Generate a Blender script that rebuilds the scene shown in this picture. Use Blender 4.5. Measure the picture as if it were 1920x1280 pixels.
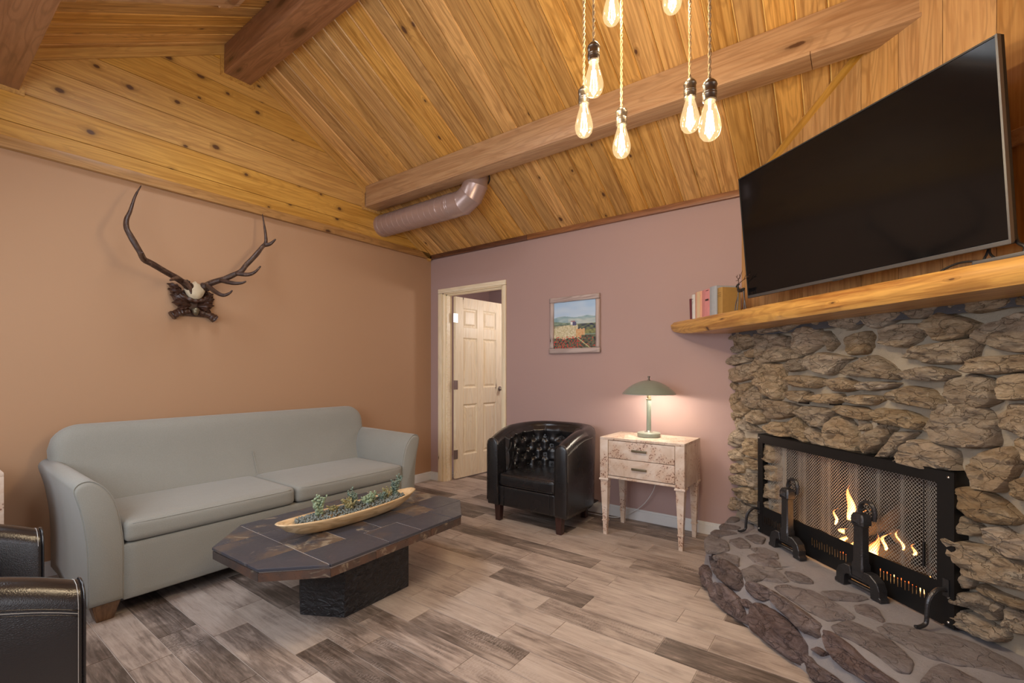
import bpy, bmesh, math, random
from math import sin, cos, pi, radians, sqrt
from mathutils import Vector, Matrix, noise
random.seed(7)
S = bpy.context.scene
for o in list(bpy.data.objects): bpy.data.objects.remove(o)

# ------------------------------------------------------------------ camera
cd = bpy.data.cameras.new('camera'); cam = bpy.data.objects.new('camera', cd); S.collection.objects.link(cam)
S.camera = cam
cd.sensor_width = 36; cd.lens = 870/1920*36; cd.shift_y = 56/1920; cd.clip_start = .05
CAM = Vector((3.803, -3.614, 1.2))
cam.location = CAM; cam.rotation_euler = (pi/2, 0, radians(36.552))

# ------------------------------------------------------------------ view, world, big lights
S.view_settings.view_transform = 'Standard'; S.view_settings.look = 'None'
S.view_settings.exposure = 0.26; S.view_settings.gamma = 1; S.view_settings.use_curve_mapping = False
W = bpy.data.worlds.new('world'); S.world = W; W.use_nodes = True
W.node_tree.nodes['Background'].inputs[0].default_value = (.75, .85, 1, 1)
W.node_tree.nodes['Background'].inputs[1].default_value = 1.0

def lamp(name, kind, loc, power, color, size=.1, size_y=None, aim=None, spread=None):
    l = bpy.data.lights.new(name, kind); l.energy = power; l.color = color
    if kind == 'AREA':
        l.size = size
        if size_y: l.shape = 'RECTANGLE'; l.size_y = size_y
        if spread: l.spread = spread
    else: l.shadow_soft_size = size
    o = bpy.data.objects.new(name, l); S.collection.objects.link(o); o.location = loc
    if aim: o.rotation_euler = (Vector(aim)-Vector(loc)).to_track_quat('-Z', 'Y').to_euler()
    return o
COOL = (.86, .92, 1.0)
# daylight through the two windows of the rear wall and the skylight
lamp('window_daylight', 'AREA', (2.45, -4.06, 1.5), 26, COOL, 1.5, 1.15, (2.45, 0, 1.0))
lamp('window_daylight', 'AREA', (.95, -4.06, 1.5), 7, COOL, .9, 1.15, (.95, 0, 1.0))
lamp('right_side_fill', 'AREA', (6.30, -2.75, 1.35), 18, COOL, 1.7, 1.9, (0, -2.0, 1.0))  # added area light before the closed right wall, no opening there
lamp('skylight_daylight', 'AREA', (1.2, -2.69, 3.70), 32, COOL, 1.0, .7, (1.6, -2.3, 0))
lamp('far_room_light', 'POINT', (1.2, 1.15, 1.9), 20, (1, .95, .90), .12)

# ------------------------------------------------------------------ helpers
def link(o, parent=None):
    S.collection.objects.link(o)
    if parent: o.parent = parent
    return o
def tag(o, label=None, cat=None, group=None, kind=None):
    if label: o['label'] = label
    if cat: o['category'] = cat
    if group: o['group'] = group
    if kind: o['kind'] = kind
    return o
def empty(name, loc=(0,0,0), rz=0, label=None, cat=None, group=None, kind=None):
    o = bpy.data.objects.new(name, None); S.collection.objects.link(o); o.empty_display_size = .1
    o.location = loc; o.rotation_euler = (0,0,rz)
    return tag(o, label, cat, group, kind)
def mesh(name, V, F, mat=None, parent=None, smooth=False, bevel=0, seg=2, sub=0, loc=None, rot=None, weld=0):
    me = bpy.data.meshes.new(name); me.from_pydata([tuple(v) for v in V], [], F); me.validate(); me.update()
    bm = bmesh.new(); bm.from_mesh(me)
    if weld: bmesh.ops.remove_doubles(bm, verts=bm.verts, dist=weld)
    bmesh.ops.recalc_face_normals(bm, faces=bm.faces)
    if bevel:
        bmesh.ops.bevel(bm, geom=[e for e in bm.edges if len(e.link_faces) == 2 and e.calc_face_angle(0) > .5], offset=bevel, segments=seg, profile=.6, affect='EDGES', clamp_overlap=True)
    bm.to_mesh(me); bm.free()
    if smooth:
        for p in me.polygons: p.use_smooth = True
    o = bpy.data.objects.new(name, me); link(o, parent)
    if mat: me.materials.append(mat)
    if loc is not None: o.location = loc
    if rot is not None: o.rotation_euler = rot
    if sub:
        m = o.modifiers.new('s', 'SUBSURF'); m.levels = m.render_levels = sub
    if smooth == 'auto':
        for p in me.polygons: p.use_smooth = True
        me.set_sharp_from_angle(angle=radians(35))
    return o
def boxVF(x0, x1, y0, y1, z0, z1, V=None, F=None, M=None):
    V = [] if V is None else V; F = [] if F is None else F
    n = len(V); c = [Vector((x, y, z)) for x in (x0, x1) for y in (y0, y1) for z in (z0, z1)]
    if M: c = [M @ v for v in c]
    V += c; F += [[n+i for i in f] for f in ((0,1,3,2),(4,6,7,5),(0,4,5,1),(2,3,7,6),(0,2,6,4),(1,5,7,3))]
    return V, F
def box(name, b, mat, parent=None, bevel=.003, seg=2, smooth='auto', **k):
    V, F = boxVF(*b)
    return mesh(name, V, F, mat, parent, bevel=bevel, seg=seg, smooth=smooth, **k)
def boxes(name, L, mat, parent=None, **k):
    V, F = [], []
    for b in L: boxVF(*b, V=V, F=F)
    return mesh(name, V, F, mat, parent, **k)
def loft(rings, close=True, caps=True, V=None, F=None):
    V = [] if V is None else V; F = [] if F is None else F
    n0 = len(V); m = len(rings[0])
    for r in rings: V += [Vector(p) for p in r]
    for i in range(len(rings)-1):
        for j in range(m if close else m-1):
            a = n0+i*m+j; b = n0+i*m+(j+1) % m
            F.append([a, b, b+m, a+m])
    if caps and close:
        F.append([n0+j for j in range(m)][::-1]); F.append([n0+(len(rings)-1)*m+j for j in range(m)])
    return V, F
def lathe(prof, n=24, c=(0,0,0), V=None, F=None, caps=True):
    return loft([[(c[0]+r*cos(2*pi*k/n), c[1]+r*sin(2*pi*k/n), c[2]+z) for k in range(n)] for r, z in prof], V=V, F=F, caps=caps)
def tube(pts, rad, n=8, V=None, F=None, caps=True):
    pts = [Vector(p) for p in pts]; rs = rad if isinstance(rad, (list, tuple)) else [rad]*len(pts)
    rings = []; up = None
    for i, p in enumerate(pts):
        d = (pts[min(i+1, len(pts)-1)]-pts[max(i-1, 0)]).normalized()
        if up is None: up = d.orthogonal().normalized()
        up = (up-d*up.dot(d)).normalized(); s = d.cross(up)
        rings.append([p+(up*cos(2*pi*k/n)+s*sin(2*pi*k/n))*rs[i] for k in range(n)])
    return loft(rings, V=V, F=F, caps=caps)
def smooth_path(pts, k=6):
    P = [Vector(p) for p in pts]; out = []
    for i in range(len(P)-1):
        a = P[max(i-1, 0)]; b = P[i]; c = P[i+1]; d = P[min(i+2, len(P)-1)]
        for j in range(k):
            t = j/k; out.append(.5*((2*b)+(c-a)*t+(2*a-5*b+4*c-d)*t*t+(3*b-a-3*c+d)*t**3))
    return out+[P[-1]]
def interp(vals, k=6):
    out = []
    for a, b in zip(vals, vals[1:]): out += [a+(b-a)*j/k for j in range(k)]
    return out+[vals[-1]]
def softbox(name, b, r, mat, parent, bulge=(0,0,0), n=12, **k):
    x0,x1,y0,y1,z0,z1 = b; V = []; F = []
    bm = bmesh.new(); bmesh.ops.create_cube(bm, size=2)
    bmesh.ops.subdivide_edges(bm, edges=bm.edges, cuts=n, use_grid_fill=True)
    h = Vector(((x1-x0)/2, (y1-y0)/2, (z1-z0)/2)); c = Vector(((x0+x1)/2, (y0+y1)/2, (z0+z1)/2))
    for v in bm.verts:
        q = v.co.copy()
        # denser sampling near the edges
        q = Vector([math.copysign(1-(1-abs(t))**1.7, t) if abs(t) < 1 else t for t in q])
        p = Vector([q[i]*h[i] for i in range(3)])
        inner = Vector([max(-(h[i]-r), min(h[i]-r, p[i])) for i in range(3)])
        d = p-inner
        if d.length > 1e-6: p = inner+d.normalized()*r
        bx = (1-(p.x/h.x)**2); by = (1-(p.y/h.y)**2); bz = (1-(p.z/h.z)**2)
        p.x += math.copysign(bulge[0]*max(0,by)*max(0,bz)*abs(p.x/h.x), p.x)
        p.y += math.copysign(bulge[1]*max(0,bx)*max(0,bz)*abs(p.y/h.y), p.y)
        p.z += math.copysign(bulge[2]*max(0,bx)*max(0,by)*abs(p.z/h.z), p.z)
        v.co = p+c
    me = bpy.data.meshes.new(name); bm.to_mesh(me); bm.free()
    for p in me.polygons: p.use_smooth = True
    me.materials.append(mat); o = bpy.data.objects.new(name, me); return link(o, parent)
def dup(root, loc=None, rz=None, label=None):
    r = root.copy(); S.collection.objects.link(r)
    if loc is not None: r.location = loc
    if rz is not None: r.rotation_euler[2] = rz
    if label: r['label'] = label
    for ch in list(root.children):
        c = ch.copy(); S.collection.objects.link(c); c.parent = r
        for g in list(ch.children):
            d = g.copy(); S.collection.objects.link(d); d.parent = c
    return r

# ------------------------------------------------------------------ materials
class NT:
    def __init__(s, name):
        s.m = bpy.data.materials.new(name); s.m.use_nodes = True; s.t = s.m.node_tree; s.n = s.t.nodes
        s.b = s.n['Principled BSDF']; s.out = s.n['Material Output']
    def node(s, ty, **kw):
        n = s.n.new(ty)
        for k, v in kw.items(): setattr(n, k, v)
        return n
    def put(s, sock, v):
        if hasattr(v, 'links'): s.t.links.new(v, sock)
        elif isinstance(v, (tuple, list)) and len(v) == 3 and sock.type == 'RGBA': sock.default_value = (*v, 1)
        else: sock.default_value = v
    def math(s, op, a, b=0, c=0):
        n = s.node('ShaderNodeMath', operation=op); s.put(n.inputs[0], a); s.put(n.inputs[1], b); s.put(n.inputs[2], c); return n.outputs[0]
    def vmul(s, v, sc, off=None):
        n = s.node('ShaderNodeVectorMath', operation='MULTIPLY'); s.put(n.inputs[0], v); n.inputs[1].default_value = sc; r = n.outputs[0]
        if off is not None:
            a = s.node('ShaderNodeVectorMath', operation='ADD'); s.put(a.inputs[0], r); s.put(a.inputs[1], off); r = a.outputs[0]
        return r
    def noise(s, vec, scale=5, detail=4, rough=.5, dist=0):
        n = s.node('ShaderNodeTexNoise'); s.put(n.inputs['Vector'], vec); n.inputs['Scale'].default_value = scale
        n.inputs['Detail'].default_value = detail; n.inputs['Roughness'].default_value = rough; n.inputs['Distortion'].default_value = dist
        return n.outputs[0]
    def ramp(s, f, stops, interp='LINEAR'):
        n = s.node('ShaderNodeValToRGB'); s.put(n.inputs[0], f); e = n.color_ramp.elements; n.color_ramp.interpolation = interp
        while len(e) < len(stops): e.new(.5)
        for el, (p, c) in zip(e, stops): el.position = p; el.color = (*c, 1) if len(c) == 3 else c
        return n.outputs[0]
    def mix(s, f, a, b, mode='MIX'):
        n = s.node('ShaderNodeMix', data_type='RGBA', blend_type=mode); s.put(n.inputs[0], f); s.put(n.inputs[6], a); s.put(n.inputs[7], b); return n.outputs[2]
    def maprange(s, v, a, b, c=0, d=1):
        n = s.node('ShaderNodeMapRange'); s.put(n.inputs[0], v)
        for i, x in enumerate((a, b, c, d)): n.inputs[i+1].default_value = x
        return n.outputs[0]
    def obj(s, rnd=True):
        tc = s.node('ShaderNodeTexCoord').outputs['Object']
        if not rnd: return tc
        r = s.node('ShaderNodeObjectInfo').outputs['Random']
        c = s.node('ShaderNodeCombineXYZ'); s.put(c.inputs[0], s.math('MULTIPLY', r, 37.)); s.put(c.inputs[1], s.math('MULTIPLY', r, 91.)); s.put(c.inputs[2], s.math('MULTIPLY', r, 53.))
        a = s.node('ShaderNodeVectorMath', operation='ADD'); s.put(a.inputs[0], tc); s.put(a.inputs[1], c.outputs[0]); return a.outputs[0]
    def rand(s): return s.node('ShaderNodeObjectInfo').outputs['Random']
    def bump(s, h, strength=.3, dist=.002):
        n = s.node('ShaderNodeBump'); s.put(n.inputs['Height'], h); n.inputs['Strength'].default_value = strength; n.inputs['Distance'].default_value = dist
        s.put(s.b.inputs['Normal'], n.outputs[0]); return n
    def set(s, color=None, rough=None, metal=None, spec=None, coat=None, **k):
        if color is not None: s.put(s.b.inputs['Base Color'], color)
        if rough is not None: s.put(s.b.inputs['Roughness'], rough)
        if metal is not None: s.put(s.b.inputs['Metallic'], metal)
        if spec is not None: s.put(s.b.inputs['Specular IOR Level'], spec)
        if coat is not None: s.put(s.b.inputs['Coat Weight'], coat); s.b.inputs['Coat Roughness'].default_value = .25
        return s
def plain(name, c, rough=.5, metal=0, spec=.5, var=.08, nscale=12, bump=0, coat=0):
    t = NT(name); v = t.obj()
    f = t.noise(v, nscale, 3)
    col = t.mix(f, tuple(x*(1-var) for x in c), tuple(min(1, x*(1+var)) for x in c))
    t.set(col, rough, metal, spec, coat or None)
    if bump: t.bump(t.noise(v, nscale*14, 3), bump, .002)
    return t.m
def wood(name, light, mid, dark=(.10,.04,.015), knots=.5, grain=18, rough=.42, rnd=.3, ks=(2.6, 7), coat=.15, axis='x', ring=45., line=.4):
    """boards run along local X (or Z)"""
    t = NT(name); v = t.obj()
    if axis != 'x':
        sp = t.node('ShaderNodeSeparateXYZ'); t.put(sp.inputs[0], v); cb = t.node('ShaderNodeCombineXYZ')
        od = (2, 0, 1) if axis == 'z' else (1, 2, 0)
        for i_ in range(3): t.put(cb.inputs[i_], sp.outputs[od[i_]])
        v = cb.outputs[0]
    sp = t.node('ShaderNodeSeparateXYZ'); t.put(sp.inputs[0], v)
    x, yz = sp.outputs[0], t.math('ADD', sp.outputs[1], t.math('MULTIPLY', sp.outputs[2], .93))
    g1 = t.noise(t.vmul(v, (1.1, grain*1.6, grain*1.6)), 1.7, 7, .62, .5)
    g2 = t.noise(t.vmul(v, (.55, 4.5, 4.5)), 1.4, 2.5, .5, .4)
    halo = core = None
    if knots:
        cb = t.node('ShaderNodeCombineXYZ'); t.put(cb.inputs[0], t.math('MULTIPLY', x, ks[0])); t.put(cb.inputs[1], t.math('MULTIPLY', yz, ks[1]))
        vo = t.node('ShaderNodeTexVoronoi', voronoi_dimensions='2D'); t.put(vo.inputs['Vector'], cb.outputs[0]); vo.inputs['Scale'].default_value = 1
        sc = t.node('ShaderNodeSeparateColor'); t.put(sc.inputs[0], vo.outputs['Color'])
        on = t.math('LESS_THAN', sc.outputs[0], knots)
        sz = t.maprange(sc.outputs[1], 0, 1, .75, 1.5)
        d = t.math('MULTIPLY', t.math('ADD', vo.outputs['Distance'], t.math('MULTIPLY', t.noise(v, 45, 3), .05)), sz)
        halo = t.math('MULTIPLY', t.maprange(d, .34, .06, 0, 1), on); core = t.math('MULTIPLY', t.maprange(d, .125, .085, 0, 1), on)
        g2 = t.math('ADD', g2, t.math('MULTIPLY', halo, .10))
    rings = t.maprange(t.math('SINE', t.math('MULTIPLY', g2, ring*2.2)), .1, 1, 0, line)
    col = t.ramp(g1, [(.36, mid), (.56, light)])
    col = t.mix(rings, col, tuple(x_*.66 for x_ in mid))
    col = t.mix(t.maprange(g1, .60, .75, 0, .4), col, tuple(x_*.6 for x_ in mid))
    r = t.rand()
    hv = t.node('ShaderNodeHueSaturation'); t.put(hv.inputs['Color'], col)
    t.put(hv.inputs['Value'], t.maprange(r, 0, 1, 1-rnd*.5, 1+rnd*.35)); t.put(hv.inputs['Saturation'], t.maprange(t.math('FRACT', t.math('MULTIPLY', r, 17.3)), 0, 1, .94, 1.05))
    col = hv.outputs[0]
    if knots:
        col = t.mix(t.math('MULTIPLY', t.math('POWER', halo, 2.), .85), col, tuple(x_*.45 for x_ in mid))
        col = t.mix(core, col, dark)
    t.set(col, rough, coat=coat); t.bump(g1, .15, .002)
    return t.m
M = {}
M['ceil'] = wood('pine_ceiling', (.70,.385,.115), (.42,.195,.045), knots=.10, rnd=.42, ks=(4.4, 8), line=.34)
M['groove'] = plain('groove_highlight', (.90,.60,.20), .4, coat=.2)  # painted highlight for the plank grooves, brighter than the boards
M['gable'] = wood('pine_gable', (.64,.355,.085), (.46,.225,.045), knots=.40, rnd=.14, ks=(4.6, 6.8), line=.22)
M['plankwall'] = wood('pine_wall', (.60,.34,.13), (.45,.225,.075), knots=.14, rnd=.25, ks=(2.4, 5.5))
M['beam'] = wood('beam_wood', (.34,.145,.058), (.235,.09,.032), knots=.08, grain=12, rnd=.1, ks=(1.3, 5))
M['beam_light'] = wood('beam_light_wood', (.53,.32,.165), (.40,.21,.095), knots=.07, grain=12, rnd=.1, ks=(1.2, 5), line=.3)
M['trimwood'] = wood('trim_wood', (.44,.24,.09), (.34,.17,.055), knots=.05, rnd=.05, ks=(4, 8), axis='y')
M['darktrim'] = wood('dark_trim', (.14,.05,.02), (.08,.026,.012), knots=0, rnd=.2)
M['mantel'] = wood('mantel_wood', (.64,.35,.085), (.34,.14,.03), knots=.08, grain=14, rough=.35, rnd=0, ks=(6, 22), coat=.4, line=.28)
M['doorwood'] = wood('door_pine', (.97,.86,.64), (.92,.77,.52), knots=.05, rnd=.06, rough=.5, line=.2, ks=(3, 12))
M['doorwood_v'] = wood('door_pine_upright', (.97,.86,.64), (.92,.77,.52), knots=.05, rnd=.06, rough=.5, line=.2, ks=(3, 12), axis='z')
M['bowlwood'] = wood('bowl_wood', (.74,.55,.33), (.52,.32,.14), knots=0, rnd=0, grain=6, rough=.6, axis='y')
M['greywood'] = wood('weathered_wood', (.55,.45,.42), (.36,.27,.25), knots=.3, rnd=.2, ks=(6, 12), rough=.7)
M['legwood'] = wood('leg_wood', (.055,.022,.018), (.03,.012,.010), knots=0, rnd=.1, rough=.3, axis='z')
M['sofaleg'] = wood('sofa_leg_wood', (.17,.085,.035), (.09,.04,.016), knots=0, rnd=.1, rough=.4, axis='z')

def paint(name, c):
    t = NT(name); v = t.obj(False)
    col = t.mix(t.noise(v, .9, 3), tuple(x*.96 for x in c), tuple(x*1.04 for x in c))
    t.set(col, .62, spec=.3); t.bump(t.noise(v, 160, 3), .12, .001); return t.m
M['wallA'] = paint('tan_paint', (.455,.275,.16))
M['wallB'] = paint('mauve_paint', (.45,.31,.285))
M['white'] = plain('white_paint', (.74,.74,.73), .35, var=.02)
M['black'] = plain('black_plastic', (.012,.012,.013), .4)
M['nickel'] = plain('brushed_nickel', (.55,.54,.52), .3, 1)

def tile_mat():
    t = NT('wood_look_tile'); v = t.obj(); r = t.rand()
    g = t.noise(t.vmul(v, (1.6, 20, 1)), 2.2, 9, .7, .9)
    b = t.noise(t.vmul(v, (2.2, 5, 1)), 1.3, 5, .6, .5)
    f = t.math('ADD', t.math('MULTIPLY', g, .55), t.math('MULTIPLY', b, .45))
    rr = t.math('FRACT', t.math('MULTIPLY', r, 7.31))
    f = t.math('ADD', f, t.ramp(rr, [(0, (-.0,)*3), (.3, (.02,)*3), (1, (.02,)*3)]))
    sh = t.ramp(rr, [(0, (0.0,)*3), (.25, (.05,)*3), (.5, (.14,)*3), (1, (.22,)*3)])
    f = t.math('SUBTRACT', t.math('ADD', f, sh), .12)
    col = t.ramp(f, [(.33, (.095,.07,.055)), (.44, (.22,.17,.14)), (.54, (.42,.335,.28)), (.70, (.58,.49,.42))])
    # saw marks across some boards
    w = t.node('ShaderNodeTexWave', wave_type='BANDS', bands_direction='X'); t.put(w.inputs['Vector'], v); w.inputs['Scale'].default_value = 21; w.inputs['Distortion'].default_value = 9; w.inputs['Detail'].default_value = 4; w.inputs['Detail Scale'].default_value = 2.5
    msk = t.math('MULTIPLY', t.maprange(t.noise(t.vmul(v, (1, 3, 1)), 2.6, 3), .55, .66, 0, .38), t.maprange(w.outputs[0], .5, .95, 0, 1))
    col = t.mix(msk, col, (.52,.44,.39))
    dk = t.maprange(t.noise(t.vmul(v, (1, 1.6, 1)), 4.2, 4), .60, .74, 0, .5)
    col = t.mix(dk, col, (.10,.07,.055))
    t.set(col, t.maprange(g, .2, .8, .42, .58), spec=.45); t.bump(g, .18, .002); return t.m
M['tile'] = tile_mat()
M['grout'] = plain('floor_grout', (.52,.45,.40), .9)

def stone_mat(name, cols, rnd=.5, speck=.3, dust=None, crack=.6):
    t = NT(name); v = t.obj(); r = t.rand()
    g = t.noise(t.vmul(v, (1, 1, 2.6)), 11, 10, .74, .8)
    b = t.noise(v, 5, 5, .6, .4)
    c1 = t.ramp(g, [(.28, cols[0]), (.45, cols[1]), (.58, cols[2]), (.75, cols[3])])
    c2 = t.mix(t.maprange(b, .45, .68, 0, .55), c1, cols[4])
    hv = t.node('ShaderNodeHueSaturation'); t.put(hv.inputs['Color'], c2)
    t.put(hv.inputs['Value'], t.maprange(r, 0, 1, 1-rnd*.5, 1+rnd*.5)); t.put(hv.inputs['Saturation'], t.maprange(t.math('FRACT', t.math('MULTIPLY', r, 13.7)), 0, 1, .75, 1.15))
    col = hv.outputs[0]
    ve = t.node('ShaderNodeTexVoronoi', feature='DISTANCE_TO_EDGE'); wv = t.node('ShaderNodeVectorMath', operation='ADD'); nn = t.node('ShaderNodeTexNoise'); t.put(nn.inputs['Vector'], v); nn.inputs['Scale'].default_value = 14; nn.inputs['Detail'].default_value = 5
    sc_ = t.node('ShaderNodeVectorMath', operation='SCALE'); t.put(sc_.inputs[0], nn.outputs[1]); sc_.inputs['Scale'].default_value = .16
    t.put(wv.inputs[0], t.vmul(v, (1, 1, 2.3))); t.put(wv.inputs[1], sc_.outputs[0]); t.put(ve.inputs['Vector'], wv.outputs[0]); ve.inputs['Scale'].default_value = 9
    ck = t.maprange(ve.outputs['Distance'], .0, .035, 1, 0)
    col = t.mix(t.math('MULTIPLY', ck, .55*crack), col, tuple(x*.45 for x in cols[0]))
    if dust: col = t.mix(t.maprange(t.noise(v, 11, 6, .7), .42, .66, 0, dust[0]), col, dust[1])
    t.set(col, .85, spec=.25)
    vo = t.node('ShaderNodeTexVoronoi'); t.put(vo.inputs['Vector'], t.vmul(v, (1, 1, 2.2))); vo.inputs['Scale'].default_value = 26
    t.bump(t.math('ADD', t.math('ADD', t.math('MULTIPLY', g, 1.4), t.math('MULTIPLY', vo.outputs['Distance'], .35)), t.math('SUBTRACT', t.math('MULTIPLY', t.noise(v, 90, 6, .75), .35), t.math('MULTIPLY', ck, .35))), 1.0, .03); return t.m
M['stone'] = stone_mat('field_stone', [(.25,.17,.105),(.54,.41,.275),(.74,.60,.43),(.86,.77,.62),(.62,.43,.26)], .36, crack=.8)
M['hstone'] = stone_mat('hearth_front_stone', [(.10,.075,.075),(.23,.175,.17),(.36,.29,.29),(.52,.45,.45),(.24,.155,.12)], .4, crack=.5)
M['htop'] = stone_mat('hearth_top_stone', [(.20,.165,.165),(.30,.255,.25),(.37,.32,.315),(.46,.41,.41),(.32,.26,.225)], .25, crack=.35, dust=(.6, (.48,.43,.43)))
def mortar(name, a, b):
    t = NT(name); v = t.obj(False)
    col = t.mix(t.noise(v, 7, 6, .7), a, b); t.set(col, .95, spec=.1)
    t.bump(t.noise(v, 70, 8, .8), 1.0, .012); return t.m
M['mortar'] = mortar('tan_mortar', (.52,.43,.32), (.72,.63,.50))
M['hmortar'] = mortar('hearth_mortar', (.38,.36,.375), (.56,.53,.545))
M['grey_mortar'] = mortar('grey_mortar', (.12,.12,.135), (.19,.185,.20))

def leather():
    t = NT('black_leather'); v = t.obj(False)
    t.set((.011,.010,.011), t.maprange(t.noise(v, 6, 4), .3, .7, .20, .32), spec=.6, coat=.3)
    vo = t.node('ShaderNodeTexVoronoi', feature='DISTANCE_TO_EDGE'); t.put(vo.inputs['Vector'], v); vo.inputs['Scale'].default_value = 220
    t.bump(t.math('ADD', vo.outputs['Distance'], t.math('MULTIPLY', t.noise(v, 9, 3), 1.2)), .12, .004); return t.m
M['leather'] = leather()
def fabric():
    t = NT('grey_green_twill'); v = t.obj(False)
    col = t.mix(t.noise(v, 2.2, 5, .6), (.275,.27,.24), (.335,.33,.295))
    col = t.mix(t.maprange(t.noise(v, 240, 2), .4, .6, 0, .25), col, (.22,.225,.19))
    t.set(col, .9, spec=.15); t.b.inputs['Sheen Weight'].default_value = .25
    t.bump(t.math('ADD', t.noise(v, 420, 2), t.math('MULTIPLY', t.noise(t.vmul(v, (3,1.2,2)), 4, 3), 3.)), .22, .003); return t.m
M['fabric'] = fabric()
M['thread'] = plain('pale_thread', (.45,.43,.40), .8)
def slate(name, base, rust, blue, amt=.5):
    t = NT(name); v = t.obj(); r = t.rand()
    n1 = t.noise(v, 3.4, 6, .62, .7); n2 = t.noise(v, 9, 6, .7, 1.2)
    col = t.mix(t.noise(v, 5, 4), base, blue)
    th = t.maprange(t.math('FRACT', t.math('MULTIPLY', r, 5.7)), 0, 1, -.10, .14)
    col = t.mix(t.maprange(t.math('ADD', n1, th), .50, .64, 0, amt), col, rust)
    col = t.mix(t.maprange(t.math('ADD', n2, th), .60, .68, 0, .6), col, (.34,.28,.20))
    t.set(col, t.maprange(n2, .3, .7, .24, .42), spec=.5); t.bump(n2, .22, .003); return t.m
M['slate'] = slate('slate_tile', (.036,.038,.048), (.15,.10,.065), (.062,.064,.082), .85)
M['slate_edge'] = slate('slate_edge', (.040,.028,.024), (.12,.062,.04), (.07,.055,.05), .8)
def clad():
    t = NT('black_slate'); v = t.obj()
    n = t.noise(t.vmul(v, (1,1,1.6)), 22, 4, .55, 1.0)
    t.set(t.mix(n, (.012,.011,.012), (.028,.026,.028)), .38, spec=.5); t.bump(n, 1.0, .02); return t.m
M['clad'] = clad()
def burl():
    t = NT('burl_veneer'); v = t.obj()
    n = t.noise(v, 5, 5, .6, 2.0)
    col = t.ramp(n, [(.3, (.56,.42,.32)), (.55, (.68,.56,.47)), (.75, (.76,.67,.60))])
    cl = t.maprange(t.noise(v, 7.5, 3, .6, .8), .50, .60, 0, 1)
    vo = t.node('ShaderNodeTexVoronoi'); t.put(vo.inputs['Vector'], v); vo.inputs['Scale'].default_value = 75
    sp = t.math('MULTIPLY', t.maprange(vo.outputs['Distance'], .42, .22, 0, 1), cl)
    col = t.mix(t.math('MULTIPLY', cl, .35), col, (.52,.28,.16))
    col = t.mix(sp, col, (.17,.065,.035))
    t.set(col, .4, coat=.2); return t.m
M['burl'] = burl()
M['brass'] = plain('aged_brass', (.20,.16,.10), .4, .7)
M['lampgreen'] = plain('green_enamel', (.25,.285,.235), .28, var=.12, nscale=6, coat=.3)
M['lampwhite'] = plain('shade_inside', (.85,.84,.78), .4)
M['iron'] = plain('wrought_iron', (.07,.07,.075), .34, .7, var=.3, nscale=9, bump=1)
M['ironflat'] = plain('black_steel', (.012,.012,.013), .42, .3)
M['meshmetal'] = plain('mesh_wire', (.55,.54,.52), .45, .5)
M['antler'] = None
def antler_mat():
    t = NT('antler_bone'); v = t.obj(False)
    n = t.noise(v, 26, 6, .65, 1.5)
    t.set(t.ramp(n, [(.3, (.022,.011,.008)), (.55, (.065,.032,.020)), (.8, (.20,.13,.09))]), .4); t.bump(n, .5, .006); return t.m
M['antler'] = antler_mat()
M['carved'] = plain('carved_dark_wood', (.055,.022,.012), .35, var=.6, nscale=30, bump=.6, coat=.3)
M['skull'] = plain('bleached_bone', (.62,.52,.36), .6, var=.2, nscale=18, bump=.3)
M['duct'] = plain('painted_duct', (.46,.34,.31), .30, .45, var=.05)
M['tvscreen'] = plain('tv_glass', (.005,.005,.006), .08, spec=.38, var=0)
M['tvframe'] = plain('tv_bezel', (.04,.04,.042), .4, .3)
M['tvsilver'] = plain('tv_silver_strip', (.13,.13,.135), .35, .6)
M['socket'] = plain('bronze_socket', (.16,.13,.10), .3, .9)
M['cord'] = plain('gold_fabric_cord', (.42,.28,.14), .8, var=.4, nscale=200)
M['charred'] = plain('charred_log', (.035,.026,.022), .95, var=.8, nscale=14, bump=1)
M['soot'] = plain('soot_brick', (.03,.027,.025), .95, var=.4, nscale=8, bump=1)
M['ash'] = plain('ash_bed', (.13,.12,.115), 1, var=.5, nscale=40, bump=1)
def emis(name, c, s, vis=1):
    t = NT(name); t.set((0,0,0), .5); t.put(t.b.inputs['Emission Color'], c); t.b.inputs['Emission Strength'].default_value = s; return t.m
M['filament'] = emis('glowing_filament', (1,.80,.48), 60)
M['lampbulb'] = emis('lamp_bulb_glow', (1,.82,.58), 12)
M['ember'] = emis('embers', (1,.16,.03), 2.0)
def glass():
    t = NT('amber_bulb_glass'); n = t.n
    tr = t.node('ShaderNodeBsdfTransparent'); tr.inputs[0].default_value = (1,.93,.78,1)
    gl = t.node('ShaderNodeBsdfGlossy'); gl.inputs['Roughness'].default_value = .03
    em = t.node('ShaderNodeEmission'); em.inputs[0].default_value = (1,.76,.42,1); em.inputs[1].default_value = 2.2
    lw = t.node('ShaderNodeLayerWeight'); lw.inputs[0].default_value = .35
    m1 = t.node('ShaderNodeMixShader'); t.put(m1.inputs[0], t.math('MULTIPLY', lw.outputs['Facing'], .35)); t.put(m1.inputs[1], tr.outputs[0]); t.put(m1.inputs[2], gl.outputs[0])
    ad = t.node('ShaderNodeMixShader'); ad.inputs[0].default_value = .16; t.put(ad.inputs[1], m1.outputs[0]); t.put(ad.inputs[2], em.outputs[0])
    t.put(t.out.inputs[0], ad.outputs[0]); return t.m
M['bulbglass'] = glass()
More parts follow.
